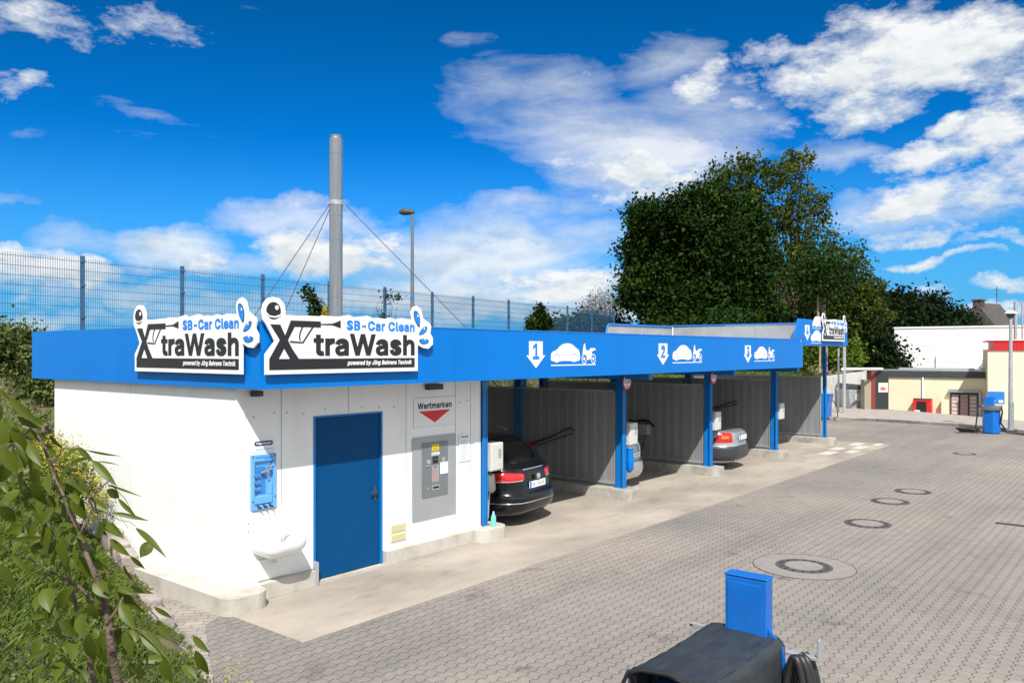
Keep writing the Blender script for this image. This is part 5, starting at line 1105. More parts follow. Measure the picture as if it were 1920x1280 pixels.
t = thing('vacuum_cleaner', 'blue slanted vacuum bin seen just past the last blue post', 'vacuum', (35.3, 11.55, .11))
MB().prism([(-.28, 0), (.20, 0), (.34, .62), (.40, .95), (-.38, 1.0), (-.30, .6)], -.3, .3, 'X').obj('cabinet', 'blue_vac', t, local=True, bevel=.03)
MB().box(-.33, .33, -.42, .44, 1.0, 1.05).obj('lid', 'light_blue', t, local=True, bevel=.02)
MB().tube([(-.32, .1, .98), (-.36, .05, .6), (-.34, .12, .2), (-.3, .3, .05)], .035).obj('hose', 'rubber', t, local=True)
MB().tube([(-.1, -.46, .75), (-.12, -.62, .5), (-.1, -.66, .05), (-.2, -.5, .03)], .022).obj('hose', 'rubber', t, local=True)

# ------------------------------------------------------------------ far gate, column, wall, buildings
t = thing('gate_frame', 'tall thin grey post with a white horizontal bar to the dark slatted column', 'gate', (38.58, 11.65, .1))
MB().tube([(0, 0, 0), (0, 0, 3.05)], .075, 16).obj('post', 'galv', t, local=True)
e = Vector((42.0 - 38.58, 10.9 - 11.65, 0))
MB().tube([(-.1, .05, 2.02), tuple(e + Vector((0, 0, 1.98)))], .065, 10).obj('crossbar', 'white', t, local=True)
MB().tube([(.3, .35, 0), (.3, .35, 3.0)], .045, 12).obj('rear_post', 'galv', t, local=True)
t = thing('slatted_column', 'dark slatted column with a red edge and a food poster by the cream building', 'column', (42.1, 11.25, 0), R(-52))
MB().box(-.10, .55, -.25, .25, 0, 2.0).obj('body', 'dark_trim', t, local=True)
MB().box(-.30, -.10, -.27, .27, 0, 2.0).obj('red_edge', mat('dark_red', (.20, .03, .025), .5), t, local=True)
MB().box(-.62, -.30, -.26, .2, 0, 1.55).obj('beige_edge', mat('beige_drk', (.30, .26, .19), .6), t, local=True)
sl_ = MB()
for i in range(24): sl_.box(-.09, .54, -.262, -.2505, .05 + i * .08, .085 + i * .08)
sl_.obj('slats', 'black', t, local=True)
p_ = MB().box(.05, .50, -.28, -.263, .95, 1.40).obj('poster', 'poster', t, local=True)
MB().prism([(.12, 1.05), (.30, 1.02), (.44, 1.10), (.38, 1.18), (.20, 1.22), (.14, 1.15)], -.2815, -.2825).obj('poster_picture', 'poster_red', p_, local=True)
t = thing('retaining_wall', 'pale concrete retaining wall with the green bank above it', 'wall', (27.3, 13.3, -1.0))
MB().prism([(0, 0), (22, 0), (22, 2.85), (17, 2.72), (8, 2.62), (0, 2.3)], 0, .25).obj('wall_face', 'retaining', t, local=True)
j_ = MB()
for i in range(1, 11): j_.box(i * 2 - .006, i * 2 + .006, -.002, .001, 0, 2.55)
j_.obj('joint', 'joint', t, local=True)
t = thing('wall_lantern', 'small dark box lamp with a red top on the concrete wall', 'wall lamp', (38.9, 13.3, .75))
MB().box(-.45, .35, -.20, 0, .0, .28).obj('housing', 'dark_trim', t, local=True, bevel=.03)
MB().box(-.47, .37, -.22, .0, .28, .36).obj('cover', 'red', t, local=True, bevel=.02)
MB().prism([(-.3, -.3), (.15, -.3), (.1, 0), (-.25, 0)], -.12, -.02).obj('bracket', 'dark_trim', t, local=True)
t = thing('waste_container', 'grey metal waste container with sloping lid beside the dark column', 'container', (42.6, 12.3, -.02), R(-45))
MB().prism([(-.55, .12), (.55, .12), (.62, 1.1), (-.65, 1.1)], -.5, .5).obj('bin', 'galv', t, local=True, bevel=.02)
MB().prism([(-.8, 1.12), (.72, 1.12), (.65, 1.25), (-.7, 1.36)], -.56, .56).obj('lid', 'dark_trim', t, local=True, bevel=.02)
for sx in (-.4, .4):
    for sy in (-.35, .35): MB().tube([(sx, sy - .03, .08), (sx, sy + .03, .08)], .08, 12).obj('castor', 'rubber', t, local=True)
MB().box(-.3, .1, -.515, -.501, .5, .85).obj('notice', 'box_white', t, local=True)

def P(u, d, z=0):
    k = (u - 960) / 1517; return Vector((d * (CP + k * SP), d * (SP - k * CP), z))
def wallrun(mb, a, b, z0, z1, th):
    d = Vector((b.x - a.x, b.y - a.y)).normalized(); n = Vector((d.y, -d.x)); n = n if n.dot(Vector((a.x, a.y))) > 0 else -n
    mb.prism([(a.x, a.y), (b.x, b.y), (b.x + n.x * th, b.y + n.y * th), (a.x + n.x * th, a.y + n.y * th)], z0, z1, 'Z'); return n
Z = -1.74
# low cream annex
dA, dB = 53.5, 50.0
pa, pb = P(1655, dA), P(1852, dB)
def face_frame(pa, pb):
    v = Vector((pb.x - pa.x, pb.y - pa.y, 0)); return math.atan2(v.y, v.x), v.length
rz, LA = face_frame(pa, pb)
t = thing('cream_annex', 'low cream rendered building with flat dark roof edge and a shuttered window', 'building', (pa.x, pa.y, Z), rz)
MB().box(0, LA, 0, 5, 0, 3.02).obj('wall', 'cream_wall', t, local=True)
r_ = MB().box(-.2, LA, -.12, 5, 3.04, 3.42).obj('roof_edge', 'dark_trim', t, local=True)
MB().box(-.15, LA, -.05, 5, 3.425, 3.50).box(.8, 5.2, 1.0, 1.1, 3.5, 3.62).box(5.5, LA, 1.4, 1.5, 3.5, 3.64).obj('roof_flashing', 'galv', r_, local=True)
xw = LA * .66
w_ = MB().box(xw, xw + 1.55, -.10, .0, .15, 2.10).obj('window', 'dark_trim', t, local=True)
for i in range(3):
    MB().box(xw + .08 + i * .50, xw + .47 + i * .50, -.125, -.101, .45, 1.98).obj('pane', 'window_poster', w_, local=True)
    q_ = MB()
    for k in range(6): q_.box(xw + .12 + i * .5, xw + .42 + i * .5, -.131, -.126, .55 + k * .24, .62 + k * .24)
    q_.obj('pane_poster', 'poster' if i != 1 else 'poster_red', w_, local=True)
MB().box(xw - .05, xw + 1.62, -.35, .0, 2.12, 2.32).obj('window_hood', 'grey_plate', t, local=True)
MB().box(xw + 1.60, xw + 1.72, -.40, .0, .05, 2.2).obj('side_panel', 'galv', t, local=True)
MB().box(xw - .45, xw - .04, -.45, 0, 0, 1.65).obj('bay_side', 'cream_wall', t, local=True)
xd = LA * .40
MB().tube([(xd, -.06, 0), (xd, -.06, 3.03)], .055, 10).obj('downpipe', 'white', t, local=True)
t2 = thing('vending_cabinet', 'small red cabinet with dark front against the cream building', 'cabinet', tuple(pa + Vector((math.cos(rz), math.sin(rz), 0)) * (LA * .32) + Vector((math.sin(rz), -math.cos(rz), 0)) * .35 + Vector((0, 0, Z))), rz)
MB().box(0, 1.05, -.3, .3, .05, 1.62).obj('cabinet', 'red', t2, local=True, bevel=.02)
MB().box(.22, .78, -.325, -.301, .2, 1.50).obj('dark_front', 'black', t2, local=True)
MB().box(.08, .42, -.345, -.326, .72, .95).obj('sticker', 'poster', t2, local=True)
MB().box(0.02, 1.03, -.32, .3, 1.625, 1.67).obj('top_plate', 'dark_trim', t2, local=True)
# big white hall behind
ha, hb = P(1677, 62), P(1990, 56)
rz, LH = face_frame(ha, hb)
t = thing('white_hall', 'large plain white metal hall rising behind the cream buildings', 'building', (ha.x, ha.y, Z), rz)
MB().box(0, LH + 2, 0, 10, 0, 6.42).obj('wall', 'hall_white', t, local=True)
MB().box(-.06, LH + 2, -.06, 10, 6.425, 6.55).obj('roof_edge', 'white', t, local=True)
j_ = MB()
for z in (3.9, 5.1, 5.9): j_.box(.1, LH, -.004, .0, z, z + .02)
j_.obj('panel_joint', 'joint', t, local=True)
for x in (.15, 2.9): MB().tube([(x, -.1, 0), (x, -.1, 4.3), (x, 0, 4.4)], .06, 8).obj('downpipe', 'white', t, local=True)
for x, z in ((6.2, 4.2), (10.2, 3.4)): MB().tube([(x, -.02, z), (x - .1, -.3, z - .12), (x - .25, -.5, z - .18)], [.1, .13, .10], 10).obj('floodlight', 'galv', t, local=True)
# tall cream building at the right edge
ca, cb = P(1852, 48), P(2050, 45.6)
rz, LC = face_frame(ca, cb)
t = thing('cream_building', 'taller cream building with a ribbed red band along its roof', 'building', (ca.x, ca.y, Z), rz)
MB().box(0, LC, 0, 6, 0, 4.80).obj('wall', 'cream_wall', t, local=True)
rb = MB().box(.3, LC, -.05, 6, 4.81, 5.27).obj('red_band', 'red', t, local=True)
q_ = MB()
for i in range(60): q_.box(.32 + i * .14, .36 + i * .14, -.075, -.052, 4.83, 5.25)
q_.obj('rib', mat('red_dark', (.45, .015, .02), .5), rb, local=True)
MB().box(-.05, LC, -.10, 6, 5.275, 5.33).box(-.03, LC, -.08, 0, 4.75, 4.805).obj('trim', 'red', t, local=True)
MB().tube([(1.55, 2, 5.4), (1.55, 2, 7.7)], .10, 12).tube([(1.9, 2, 5.4), (1.9, 2, 7.7)], .05, 12).obj('flue', 'galv', t, local=True)
# old house far behind
ho = P(1853, 104)
t = thing('old_house', 'old house with steep dark tiled roof and chimney beyond the white hall', 'house', (ho.x, ho.y, Z), R(-15))
MB().box(-3.0, 3.0, -3, 3, 0, 6.6).obj('wall', 'brick_dark', t, local=True)
rf_ = MB().prism([(-3.4, 6.4), (3.4, 6.4), (0, 10.9)], -3.3, 3.3, 'X').obj('roof', 'roof_tile', t, local=True)
MB().prism([(-3.45, 6.42), (-3.3, 6.42), (-.02, 10.55), (0, 10.7)], -.2, 2.8, 'X').obj('pale_tiles', 'roof_tile_pale', rf_, local=True)
MB().box(-3.1, -2.1, -.5, .5, 9.7, 11.1).box(-3.2, -2.0, -.6, .6, 11.1, 11.3).obj('chimney', 'brick_dark', rf_, local=True)
MB().tube([(2.4, 0, 10.4), (2.4, 0, 13.2)], .05, 6).tube([(1.7, 0, 12.8), (3.1, 0, 12.8)], .04, 6).tube([(1.9, 0, 12.2), (2.9, 0, 12.2)], .04, 6).obj('aerial', 'dark_trim', rf_, local=True)
ho = P(1832, 78)
t = thing('small_outbuilding', 'small building with bright orange tiled roof peeping over the white hall', 'building', (ho.x, ho.y, Z), R(-55))
MB().box(-2, 2, -2, 2, 0, 5.6).obj('wall', 'brick_dark', t, local=True)
MB().prism([(-2.5, 5.6), (2.5, 5.6), (0, 6.9)], -2.3, 2.3, 'X').obj('roof', 'orange_tile', t, local=True)

# ------------------------------------------------------------------ vegetation
def leaf_cloud(pts, size, aspect=.55, droop=.0, jitter=.35, up=.3, seed=1):
    """one four-cornered pointed leaf per point, numpy-fast; returns verts, faces"""
    r = np.random.default_rng(seed); n = len(pts)
    a = r.normal(size=(n, 3)); a[:, 2] -= droop; a /= np.linalg.norm(a, axis=1)[:, None]
    b = r.normal(size=(n, 3)); b[:, 2] += up * 2; b -= (b * a).sum(1)[:, None] * a; b /= np.linalg.norm(b, axis=1)[:, None]
    c = np.cross(a, b)
    s = size * (1 + jitter * r.uniform(-1, 1, n))[:, None]
    P_ = np.asarray(pts)
    tip = P_ + a * s; base = P_ - a * s * .6
    mid = P_ + b * s * .12
    v = np.stack([base, mid + c * s * aspect, tip, mid - c * s * aspect], 1).reshape(-1, 3)
    return v, n
def fast_leaves(name, pts, size, m, parent, **k):
    v, n = leaf_cloud(pts, size, **k)
    if parent is not None: v = v - np.array(wloc(parent))
    me = bpy.data.meshes.new(name); me.vertices.add(4 * n); me.vertices.foreach_set('co', v.ravel().astype(np.float32))
    me.loops.add(4 * n); me.loops.foreach_set('vertex_index', np.arange(4 * n, dtype=np.int32))
    me.polygons.add(n); me.polygons.foreach_set('loop_start', np.arange(0, 4 * n, 4, dtype=np.int32)); me.polygons.foreach_set('loop_total', np.full(n, 4, dtype=np.int32))
    me.update(calc_edges=True); me.materials.append(M[m])
    o = bpy.data.objects.new(name, me); COL.objects.link(o); o.parent = parent; return o
def lobe_pts(lobes, n, seed, shell=.55, clump=.0, nclump=0, spread=.3):
    """points in the outer shell of ellipsoid lobes (x,y,z,rx,ry,rz); gathered in clumps so gaps and light/dark masses appear"""
    r = np.random.default_rng(seed); L_ = np.array(lobes); vol = (L_[:, 3] * L_[:, 4] * L_[:, 5]) ** .7; vol /= vol.sum()
    def samp(m):
        k = r.choice(len(L_), m, p=vol); d = r.normal(size=(m, 3)); d /= np.linalg.norm(d, axis=1)[:, None]
        rad = (shell + (1 - shell) * r.uniform(0, 1, m) ** .6)[:, None]
        return L_[k, :3] + d * rad * L_[k, 3:6] * (1 + .10 * r.normal(size=(m, 1)))
    if nclump:
        c = samp(nclump); k = r.integers(0, nclump, n); sp_ = spread * r.uniform(.5, 1.4, nclump)
        return c[k] + r.normal(size=(n, 3)) * sp_[k][:, None]
    return samp(n)
def limbs(base, lobes, seed, r0, nb=16, fork=.35, n=7, twigs=3):
    rr = random.Random(seed); mb = MB(); base = Vector(base)
    top = max(l[2] for l in lobes); zc = base.z + (top - base.z) * fork
    fk = Vector((base.x + rr.uniform(-.2, .2), base.y, zc))
    mb.tube([base, base.lerp(fk, .5) + Vector((rr.uniform(-.1, .1), rr.uniform(-.1, .1), 0)), fk], [r0 * 1.25, r0, r0 * .8], 10)
    for i in range(nb):
        l = lobes[i % len(lobes)]
        e = Vector((l[0] + rr.uniform(-.7, .7) * l[3], l[1] + rr.uniform(-.7, .7) * l[4], l[2] + rr.uniform(-.2, .9) * l[5]))
        s = base.lerp(fk, rr.uniform(.75, 1.0)); m = s.lerp(e, .5) + Vector((rr.uniform(-.3, .3), rr.uniform(-.3, .3), rr.uniform(0, .5)))
        mb.tube([s, m, e], [r0 * .5, r0 * .28, r0 * .07], n)
        for q in range(twigs):
            f = rr.uniform(.35, .95); p = m.lerp(e, f); e2 = p + Vector((rr.uniform(-1, 1), rr.uniform(-1, 1), rr.uniform(-.2, 1.0))) * l[3] * .45
            mb.tube([p, p.lerp(e2, .5) + Vector((0, 0, .1)), e2], [r0 * .14, r0 * .08, r0 * .03], 5)
    return mb
def at(u, d, v):
    p = P(u, d); p.z = EYE - (v - 660) / 1517 * d; return p
def tree(name, label, u, d, lob, nleaf, size, leaf, bark='bark', zb=2.2, group=None, shell=.5, ncl=0, spread=.35, r0=.22, core=None, nb=16, fork=.35, seed=1, depthk=1.0, **kw):
    """lob: list of (u, v, du, dv) crown masses given as they are seen from the yard; each becomes a solid ellipsoid with depth"""
    b = P(u, d); b.z = zb; t = thing(name, label, 'tree' if 'bush' not in name and 'shrub' not in name and 'hedge' not in name else 'shrub', tuple(b), 0, group)
    rr = random.Random(seed + 5); L_ = []
    for (a, v, du, dv) in lob:
        dd = d + rr.uniform(-.45, .45) * du / 1517 * d * depthk; p = at(a, dd, v); L_.append((p.x, p.y, p.z, du / 1517 * d, du / 1517 * d * .9, dv / 1517 * d))
    pts = lobe_pts(L_, nleaf, seed, shell, 0, ncl, spread)
    pts = pts[pts[:, 2] > bank_floor(b) - .2]
    fast_leaves('crown', pts, size, leaf, t, seed=seed + 2, **kw)
    limbs(b, L_, seed, r0, nb, fork).obj('trunk', bark, t)
    return t
def bank_floor(b): return b.z
# the big dark tree: many masses
dk = [(1215, 410, 38, 38), (1200, 470, 36, 40), (1190, 540, 32, 40), (1235, 580, 40, 40), (1290, 400, 45, 42), (1340, 385, 45, 35), (1270, 470, 55, 55), (1350, 460, 60, 60), (1400, 420, 45, 50), (1300, 560, 60, 55), (1380, 560, 60, 55), (1420, 500, 40, 60), (1430, 600, 40, 50), (1240, 510, 45, 50), (1320, 620, 110, 35)]
tree('broadleaf_tree', 'large dense dark green tree with ragged left edge behind the wash bays', 1320, 45, dk, 90000, .145, 'leaf_dark', ncl=2300, spread=.30, shell=.35, r0=.35, seed=3, aspect=.5)
ol = [(1400, 308, 34, 24), (1350, 325, 34, 24), (1500, 305, 30, 22), (1535, 390, 25, 40), (1480, 330, 45, 42), (1420, 340, 55, 40), (1370, 345, 50, 35), (1500, 400, 45, 55), (1440, 420, 60, 50), (1530, 470, 50, 45), (1480, 500, 60, 50), (1590, 500, 45, 40), (1620, 540, 40, 35), (1540, 550, 70, 45), (1500, 600, 80, 45), (1600, 600, 70, 50), (1320, 360, 40, 28), (1420, 560, 60, 60)]
tree('birch_tree', 'tall airy olive-green tree showing sky through its leaves, behind the dense dark tree', 1490, 55, ol, 22000, .15, 'leaf_olive', ncl=1000, spread=.25, shell=.3, r0=.17, seed=8, nb=60, fork=.3, aspect=.5, bark='bark')
d3 = [(1620, 580, 55, 45), (1680, 590, 55, 45), (1740, 600, 50, 45), (1790, 615, 38, 35), (1640, 650, 70, 50), (1720, 655, 80, 50), (1560, 640, 60, 55), (1500, 650, 60, 50), (1800, 645, 30, 30)]
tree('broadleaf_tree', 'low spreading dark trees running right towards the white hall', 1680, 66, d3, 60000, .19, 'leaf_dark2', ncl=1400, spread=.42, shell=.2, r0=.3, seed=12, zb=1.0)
d4 = [(1440, 640, 60, 45), (1500, 620, 60, 60), (1560, 600, 50, 60), (1600, 650, 60, 60), (1660, 690, 40, 40), (1530, 680, 50, 35)]
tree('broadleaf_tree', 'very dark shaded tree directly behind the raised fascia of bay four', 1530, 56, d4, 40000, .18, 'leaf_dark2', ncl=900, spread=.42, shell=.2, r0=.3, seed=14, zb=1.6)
gr = [(1530, 660, 20, 22), (1565, 668, 22, 22), (1600, 664, 16, 24), (1500, 672, 22, 18)]
tree('young_tree', 'bright green young trees in the light below the raised fascia', 1560, 45, gr, 6000, .11, 'leaf_bright', ncl=190, spread=.2, r0=.12, seed=15, bark='bark_pale', zb=1.9, nb=8)
for u, d, a, lb in ((1537, 39, .05, 'thin pale tree trunk leaning left below the raised fascia'), (1547, 40, .11, 'thicker pale tree trunk beside the last blue post')):
    b = P(u, d); t = thing('tree_trunk', lb, 'tree', (b.x, b.y, 1.9))
    MB().tube([(0, 0, 0), (.05, 0, 1.2), (-.08, .05, 2.6), (.0, .1, 4.2)], [a * 1.2, a, a * 1.3, a * .9], 10).obj('trunk', 'bark_pale', t, local=True)
    pts = np.array(t.location) + np.array([0, .1, 4.6]) + rng.normal(size=(1800, 3)) * np.array([.8, .8, .7])
    fast_leaves('crown', pts, .12, 'leaf_dark', t, seed=int(u))
tree('bare_tree', 'small round tree with pale bare twigs beyond the fence', 1131, 60, [(1131, 580, 44, 38), (1110, 590, 30, 28), (1155, 590, 30, 28)], 3000, .09, 'leaf_grey', ncl=500, spread=.2, shell=.55, r0=.16, seed=21, nb=70, fork=.12, bark='bark_grey')
tree('conifer_bush', 'small spiky dark green bush against the far fence', 1009, 33, [(1005, 608, 16, 20), (1012, 592, 9, 22), (1022, 610, 12, 18), (996, 612, 10, 12)], 3600, .075, 'leaf_dark', ncl=210, spread=.10, r0=.06, seed=22, zb=2.4)
tree('round_bush', 'wide low green bush left of the bare tree', 1085, 48, [(1060, 615, 26, 18), (1090, 608, 32, 16), (1125, 615, 30, 18), (1160, 618, 24, 14)], 6000, .14, 'leaf_dark', ncl=260, spread=.22, r0=.1, seed=23, zb=2.2)
tree('shrub_spray', 'thin leafy branch poking up behind the front logo sign', 600, 15.5, [(575, 545, 7, 12), (582, 560, 8, 12), (590, 575, 11, 14), (600, 590, 16, 16)], 700, .045, 'leaf_dark', ncl=70, spread=.045, r0=.03, seed=24, zb=2.0, nb=10)
tree('yellow_shrub', 'yellow flowering sprig beside the flue above the front logo sign', 608, 15.2, [(610, 586, 6, 6), (613, 594, 6, 6)], 220, .03, 'leaf_yellow', ncl=26, spread=.035, r0=.02, seed=25, zb=2.0, nb=6)
tree('shrub_spray', 'small dark twigs climbing the fence post by the street lamp', 722, 21, [(722, 548, 3, 9), (726, 560, 3, 9), (716, 594, 7, 6), (745, 556, 9, 3)], 150, .045, 'leaf_dark', ncl=60, spread=.06, r0=.025, seed=26, zb=2.4, nb=8)
# clipped hedge mass at the left
hg = [(30, 650, 55, 38), (-20, 660, 50, 50), (75, 680, 40, 40), (20, 730, 70, 60), (85, 745, 50, 50), (60, 790, 60, 40), (110, 790, 40, 40), (-30, 760, 60, 60), (110, 700, 30, 45)]
tree('hedge_shrub', 'tall grey-green hedge shrub at the left end of the building', 40, 16.2, hg, 46000, .052, 'leaf_hedge', ncl=1700, spread=.12, shell=.3, r0=.08, seed=30, zb=.9, aspect=.55)
for k, (u, v, d, r_, lb) in enumerate(((128, 885, 10.9, .38, 'larger yellow flowering shrub against the white side wall'), (92, 850, 11.8, .30, 'smaller yellow flowering shrub under the hedge'))):
    p = at(u, d, v); t = thing('yellow_shrub', lb, 'shrub', (p.x, p.y, p.z - r_))
    pts = lobe_pts([(p.x, p.y, p.z, r_, r_, r_ * 1.2), (p.x + .2, p.y - .2, p.z - .3, r_ * .8, r_ * .8, r_)], 3200, 60 + k, .5, 0, 260, .045)
    fast_leaves('blossom', pts, .018, 'leaf_yellow', t, seed=k); fast_leaves('foliage', lobe_pts([(p.x, p.y, p.z - .15, r_, r_, r_)], 2200, 70 + k, .2), .03, 'leaf_hedge', t, seed=k + 9)
# old timber edging under the hedge
p = P(80, 13.6); t = thing('timber_edging', 'weathered upright timber edging under the hedge', 'fence', (p.x, p.y, .9), R(40))
for i in range(12): MB().box(-.9 + i * .15, -.77 + i * .15, -.03, .03, 0, .72 + .05 * math.sin(i * 2.3)).obj('board', 'timber', t, local=True, bevel=.01)

# rough concrete blocks along the foot of the bank
fa, fb_ = Vector((5.42, 11.75)), Vector((3.80, 6.3))
for i in (0, 1, 2, 3, 6, 7, 10):
    f = i / 11; p = fa.lerp(fb_, f); dz = .52 * (1 - f) ** 1.5 + .05
    dirb = (fb_ - fa).normalized(); ang_ = math.atan2(dirb.y, dirb.x)
    t = MB().box(-.22, .22, -.10, .10, -.15, dz).obj('edging_block', 'block', None, bevel=.025)
    t.location = (p.x - .10 + .02 * math.sin(i * 5), p.y, 0); t.rotation_euler = (R(2 * math.sin(i * 3)), R(2.5 * math.sin(i * 7)), ang_ + R(4 * math.sin(i * 2)))
    tag(t, {0: 'tallest rough concrete edging block, standing against the white side wall', 10: 'lowest rough concrete edging block, nearest the camera beside the paving'}.get(i, 'rough concrete edging block, in the middle of the row below the grass bank'), 'edging block', 'edging blocks at the foot of the bank')

# grass on the banks (uncountable)
def grass():
    r = np.random.default_rng(5); P_ = []; H = []
    def scatter(x0, x1, y0, y1, n, h, keep):
        x = r.uniform(x0, x1, n); y = r.uniform(y0, y1, n)
        for a, b in zip(x, y):
            if not keep(a, b): continue
            z = bank_z(a, b)
            if z < -.1: continue
            P_.append((a, b, z)); e1 = (a - 3.85) * -.95 + (b - 6.5) * .31; H.append(h * (min(1, .35 + e1) if e1 > 0 and b < 13.3 else 1) * (.5 + r.uniform() + .6 * max(0, noise.noise(Vector((a * 1.5, b * 1.5, 1))))))
    def inview(a, b):
        d = a * CP + b * SP
        return d > 1.2 and abs(a * SP - b * CP) < d * .70
    dens = lambda a, b: True
    gp = lambda a, b: inview(a, b) and noise.noise(Vector((a * 1.3, b * 1.3, 7))) > -.36
    scatter(-1.5, 5.4, .5, 7.0, 60000, .05, gp); scatter(-.5, 6.0, 6.5, 13.5, 60000, .06, gp); scatter(0, 9, 13.3, 19, 12000, .12, inview)
    scatter(9, 48, 14.3, 24, 26000, .22, inview)
    P0 = np.array(P_); h = np.array(H)[:, None]; n = len(P0)
    a = r.uniform(0, 2 * math.pi, n); w = np.stack([np.cos(a), np.sin(a), np.zeros(n)], 1); ln = np.stack([r.normal(size=n) * .5, r.normal(size=n) * .5, np.ones(n)], 1)
    ww = np.minimum(.010, .05 * h + .004)
    v = np.stack([P0 - w * ww, P0 + w * ww, P0 + ln * h * .6 + w * ww * .7, P0 + ln * h * np.array([1.5, 1.5, 1.0])], 1).reshape(-1, 3)
    me = bpy.data.meshes.new('grass'); me.vertices.add(4 * n); me.vertices.foreach_set('co', v.ravel().astype(np.float32)); me.loops.add(4 * n); me.loops.foreach_set('vertex_index', np.arange(4 * n, dtype=np.int32))
    me.polygons.add(n); me.polygons.foreach_set('loop_start', np.arange(0, 4 * n, 4, dtype=np.int32)); me.polygons.foreach_set('loop_total', np.full(n, 4, dtype=np.int32)); me.update(calc_edges=True); me.materials.append(M['grass'])
    o = bpy.data.objects.new('grass', me); COL.objects.link(o); kind(o, 'stuff', 'uneven grass and weeds growing on the banks')
    # low broad-leaved ground cover and scattered yellow flowers
    k = r.choice(n, 9000); q = P0[k] + np.array([0, 0, .03]) ; q = q[(q[:, 1] < 13.4)]
    o = fast_leaves('ground_cover', q, .022, 'leaf_hedge', None, seed=4); kind(o, 'stuff', 'small-leaved ground cover among the grass')
    c = np.array([[4.15, 6.35], [3.95, 6.0], [4.05, 6.7], [3.75, 5.7], [1.9, 4.6]]); q = []
    for cx, cy in c:
        m = 45 if cx > 3 else 5
        xy = r.normal(size=(m, 2)) * .10 + (cx - .22, cy); q += [(x, y, max(0, bank_z(x, y)) + r.uniform(.05, .20)) for x, y in xy]
    o = fast_leaves('yellow_flowers', np.array(q), .014, 'leaf_yellow', None, seed=6); kind(o, 'stuff', 'tiny yellow flowers at the foot of the bank')
grass()

# foreground shrub with long pointed leaves
def ray3(u, v, d):
    k = (u - 960) / 1517; return Vector((d * (CP + k * SP), d * (SP - k * CP), EYE - (v - 660) / 1517 * d))
SH = thing('foreground_shrub', 'leafy shrub with long pointed green leaves on crooked brown stems in the left foreground', 'shrub', tuple(ray3(215, 1500, 2.35)))
stems = [([(225, 1480), (222, 1290), (205, 1180), (180, 1080), (150, 1000), (120, 930), (90, 860), (60, 800), (20, 745)], 2.35, .028),
         ([(240, 1480), (180, 1300), (165, 1200), (130, 1080), (110, 1020), (80, 950), (40, 900), (-20, 850)], 2.5, .022),
         ([(215, 1180), (150, 1100), (60, 1050), (-30, 1010)], 2.45, .014), ([(200, 1170), (235, 1110), (270, 1135), (288, 1150), (295, 1170), (330, 1200)], 2.3, .010),
         ([(150, 1000), (175, 955), (168, 920), (205, 900), (235, 935), (256, 970)], 2.25, .007), ([(120, 930), (95, 870), (115, 840), (145, 835), (172, 862)], 2.2, .007),
         ([(168, 930), (180, 960), (200, 962), (225, 975), (254, 986)], 2.2, .006), ([(160, 905), (180, 925), (205, 950), (240, 990)], 2.2, .005), ([(205, 1180), (260, 1180), (300, 1210), (345, 1240)], 2.3, .009),
         ([(60, 800), (30, 830), (-20, 850)], 2.3, .010), ([(180, 1080), (215, 1060), (240, 1040)], 2.25, .007), ([(165, 1200), (100, 1190), (40, 1215)], 2.4, .009), ([(222, 1290), (260, 1260), (300, 1240)], 2.3, .008), ([(90, 860), (150, 880), (190, 920)], 2.25, .006)]
rr = random.Random(4)
for pts, d, r0 in stems:
    p = []; n = len(pts)
    for i, (u, v) in enumerate(pts):
        q = ray3(u, v, d + .05 * math.sin(i * 1.7)); p.append(q)
        if i < n - 1:
            u2, v2 = pts[i + 1]; p.append(ray3((u + u2) / 2 + rr.uniform(-5, 5), (v + v2) / 2 + rr.uniform(-5, 5), d + rr.uniform(-.05, .05)))
    MB().tube(p, [r0 * (.55 if len(pts) < 8 else .62) * (.16 + .84 * (1 - i / (len(p) - 1)) ** 1.9) * rr.uniform(.85, 1.15) for i in range(len(p))], 9).obj('stem', 'twig', SH)
def leaf_mesh(mb, a, b, w, face, curl=.12, fold=.22):
    """blade from a to b, width w, roughly facing the vector face"""
    ax = b - a; L_ = ax.length; ax.normalize(); nrm = (face - ax * face.dot(ax)).normalized(); sd = ax.cross(nrm)
    n = 9; vs = []; fs = []
    for i in range(n + 1):
        f = i / n; ww = w / 2 * (math.sin(math.pi * min(1, f * 1.02) ** .78)) ** .85 if 0 < f < 1 else .0005
        c = a + ax * L_ * f + nrm * (-curl * L_ * (f - .5) ** 2 * 1.6)
        for s_ in (-1, -.5, 0, .5, 1): vs.append(c + sd * ww * s_ + nrm * (abs(s_) * ww * fold))
    for i in range(n):
        for k in range(4): fs.append((i * 5 + k, i * 5 + k + 1, (i + 1) * 5 + k + 1, (i + 1) * 5 + k))
    mb.add(vs, fs, True)
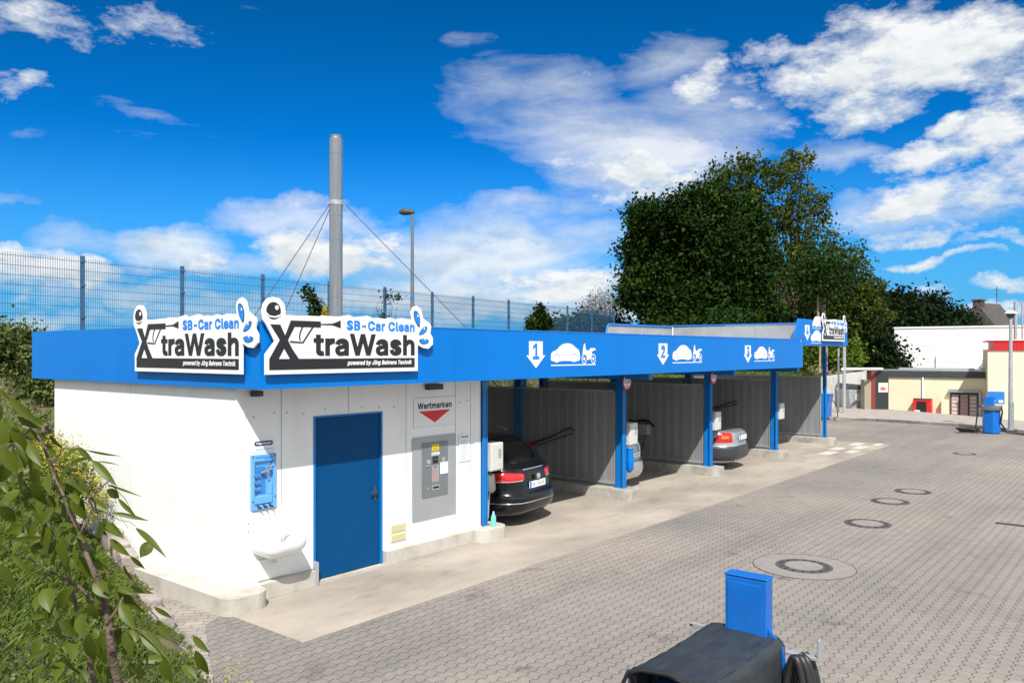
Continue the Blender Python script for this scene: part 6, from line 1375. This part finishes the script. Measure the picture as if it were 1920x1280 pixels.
LV = [(172,862,214,906,15),(144,837,173,864,10),(150,838,127,850,13),(164,857,129,870,8),(162,845,222,855,4),(183,864,220,870,3),(94,817,118,842,13),(199,907,258,928,4),(201,918,223,932,15),(220,934,253,967,8),(209,960,272,974,8),(254,986,307,1038,11),(285,1016,264,1042,22),(245,1043,270,1065,7),(40,883,42,932,26),(70,883,67,918,27),(88,888,93,924,17),(36,918,2,943,20),(0,950,28,976,20),(23,800,50,844,22),(3,790,12,840,22),(15,745,70,792,16),(30,782,72,802,13),(97,1001,99,1056,26),(115,1003,122,1060,21),(145,988,175,1032,25),(77,1008,18,1012,10),(70,972,52,1026,22),(192,978,228,1005,16),(178,1086,200,1118,24),(222,1102,284,1110,13),(212,1100,265,1146,17),(170,1132,180,1160,22),(150,1150,155,1192,25),(85,1100,92,1143,26),(125,1105,112,1140,22),(75,1112,66,1142,16),(289,1138,321,1157,8),(292,1162,318,1195,14),(263,1180,310,1228,22),(360,1191,390,1221,12),(366,1220,389,1261,18),(305,1235,320,1277,24),(340,1245,368,1270,14),(165,1190,175,1238,22),(190,1188,197,1241,25),(232,1185,247,1225,18),(128,1200,141,1231,19),(117,1230,154,1267,18),(112,1238,105,1271,21),(80,1243,65,1281,18),(90,1218,45,1237,12),(0,1060,25,1101,18),(20,1040,64,1080,10),(5,840,30,885,24),(20,860,0,905,22),(52,830,75,870,18),(0,800,-15,850,20),(60,905,85,945,20),(105,905,150,925,14),(130,940,165,975,14),(205,1010,240,1040,14),(150,1045,178,1085,20),(230,1060,255,1095,16),(100,950,75,985,20),(40,985,10,1000,14),(225,1130,250,1175,20),(30,700,75,760,0)]
fwd = Vector((CP, SP, 0)); n_ = 0
for q in LV:
    if q[4] == 0: continue
    d = 2.15 + .25 * rr.random(); a = ray3(q[0], q[1], d); b = ray3(q[2], q[3], d + rr.uniform(-.05, .06)); w = q[4] * d / 1517 * 1.1
    face = Vector((-CP, -SP, 0)) + Vector((rr.uniform(-.5, .5), rr.uniform(-.5, .5), rr.uniform(-.1, .8)))
    mb = MB(); leaf_mesh(mb, a, b + (b - a) * .10, w, face); mb.obj('leaf', 'leaf_shrub', SH, recalc=False); n_ += 1
# the many smaller leaves deeper in the shrub, one part
mb = MB(); axis = [(10, 760), (60, 830), (95, 890), (130, 960), (155, 1030), (185, 1100), (205, 1170), (230, 1240), (270, 1290), (120, 1150), (60, 1000), (20, 900), (100, 1230)]
for i in range(210):
    k = rr.randrange(len(axis) - 1); c = axis[k] if k > 8 else tuple(axis[k][j] + (axis[k + 1][j] - axis[k][j]) * rr.random() for j in (0, 1))
    u = c[0] + rr.gauss(-14, 32); v = c[1] + rr.gauss(0, 26); d = rr.uniform(2.3, 2.85)
    a = ray3(u, v, d); an = rr.gauss(1.2, .8); L_ = rr.uniform(.04, .085)
    b = a + (Vector((SP, -CP, 0)) * math.cos(an) + Vector((0, 0, -1)) * abs(math.sin(an)) + fwd * rr.uniform(-.5, .5)).normalized() * L_
    leaf_mesh(mb, a, b, L_ * rr.uniform(.22, .42), Vector((-CP, -SP, .4)) + Vector((rr.uniform(-.9, .9), rr.uniform(-.9, .9), rr.uniform(-.4, .9))))
kind(mb.obj('inner_leaves', 'leaf_shrub', SH, recalc=False), 'stuff')
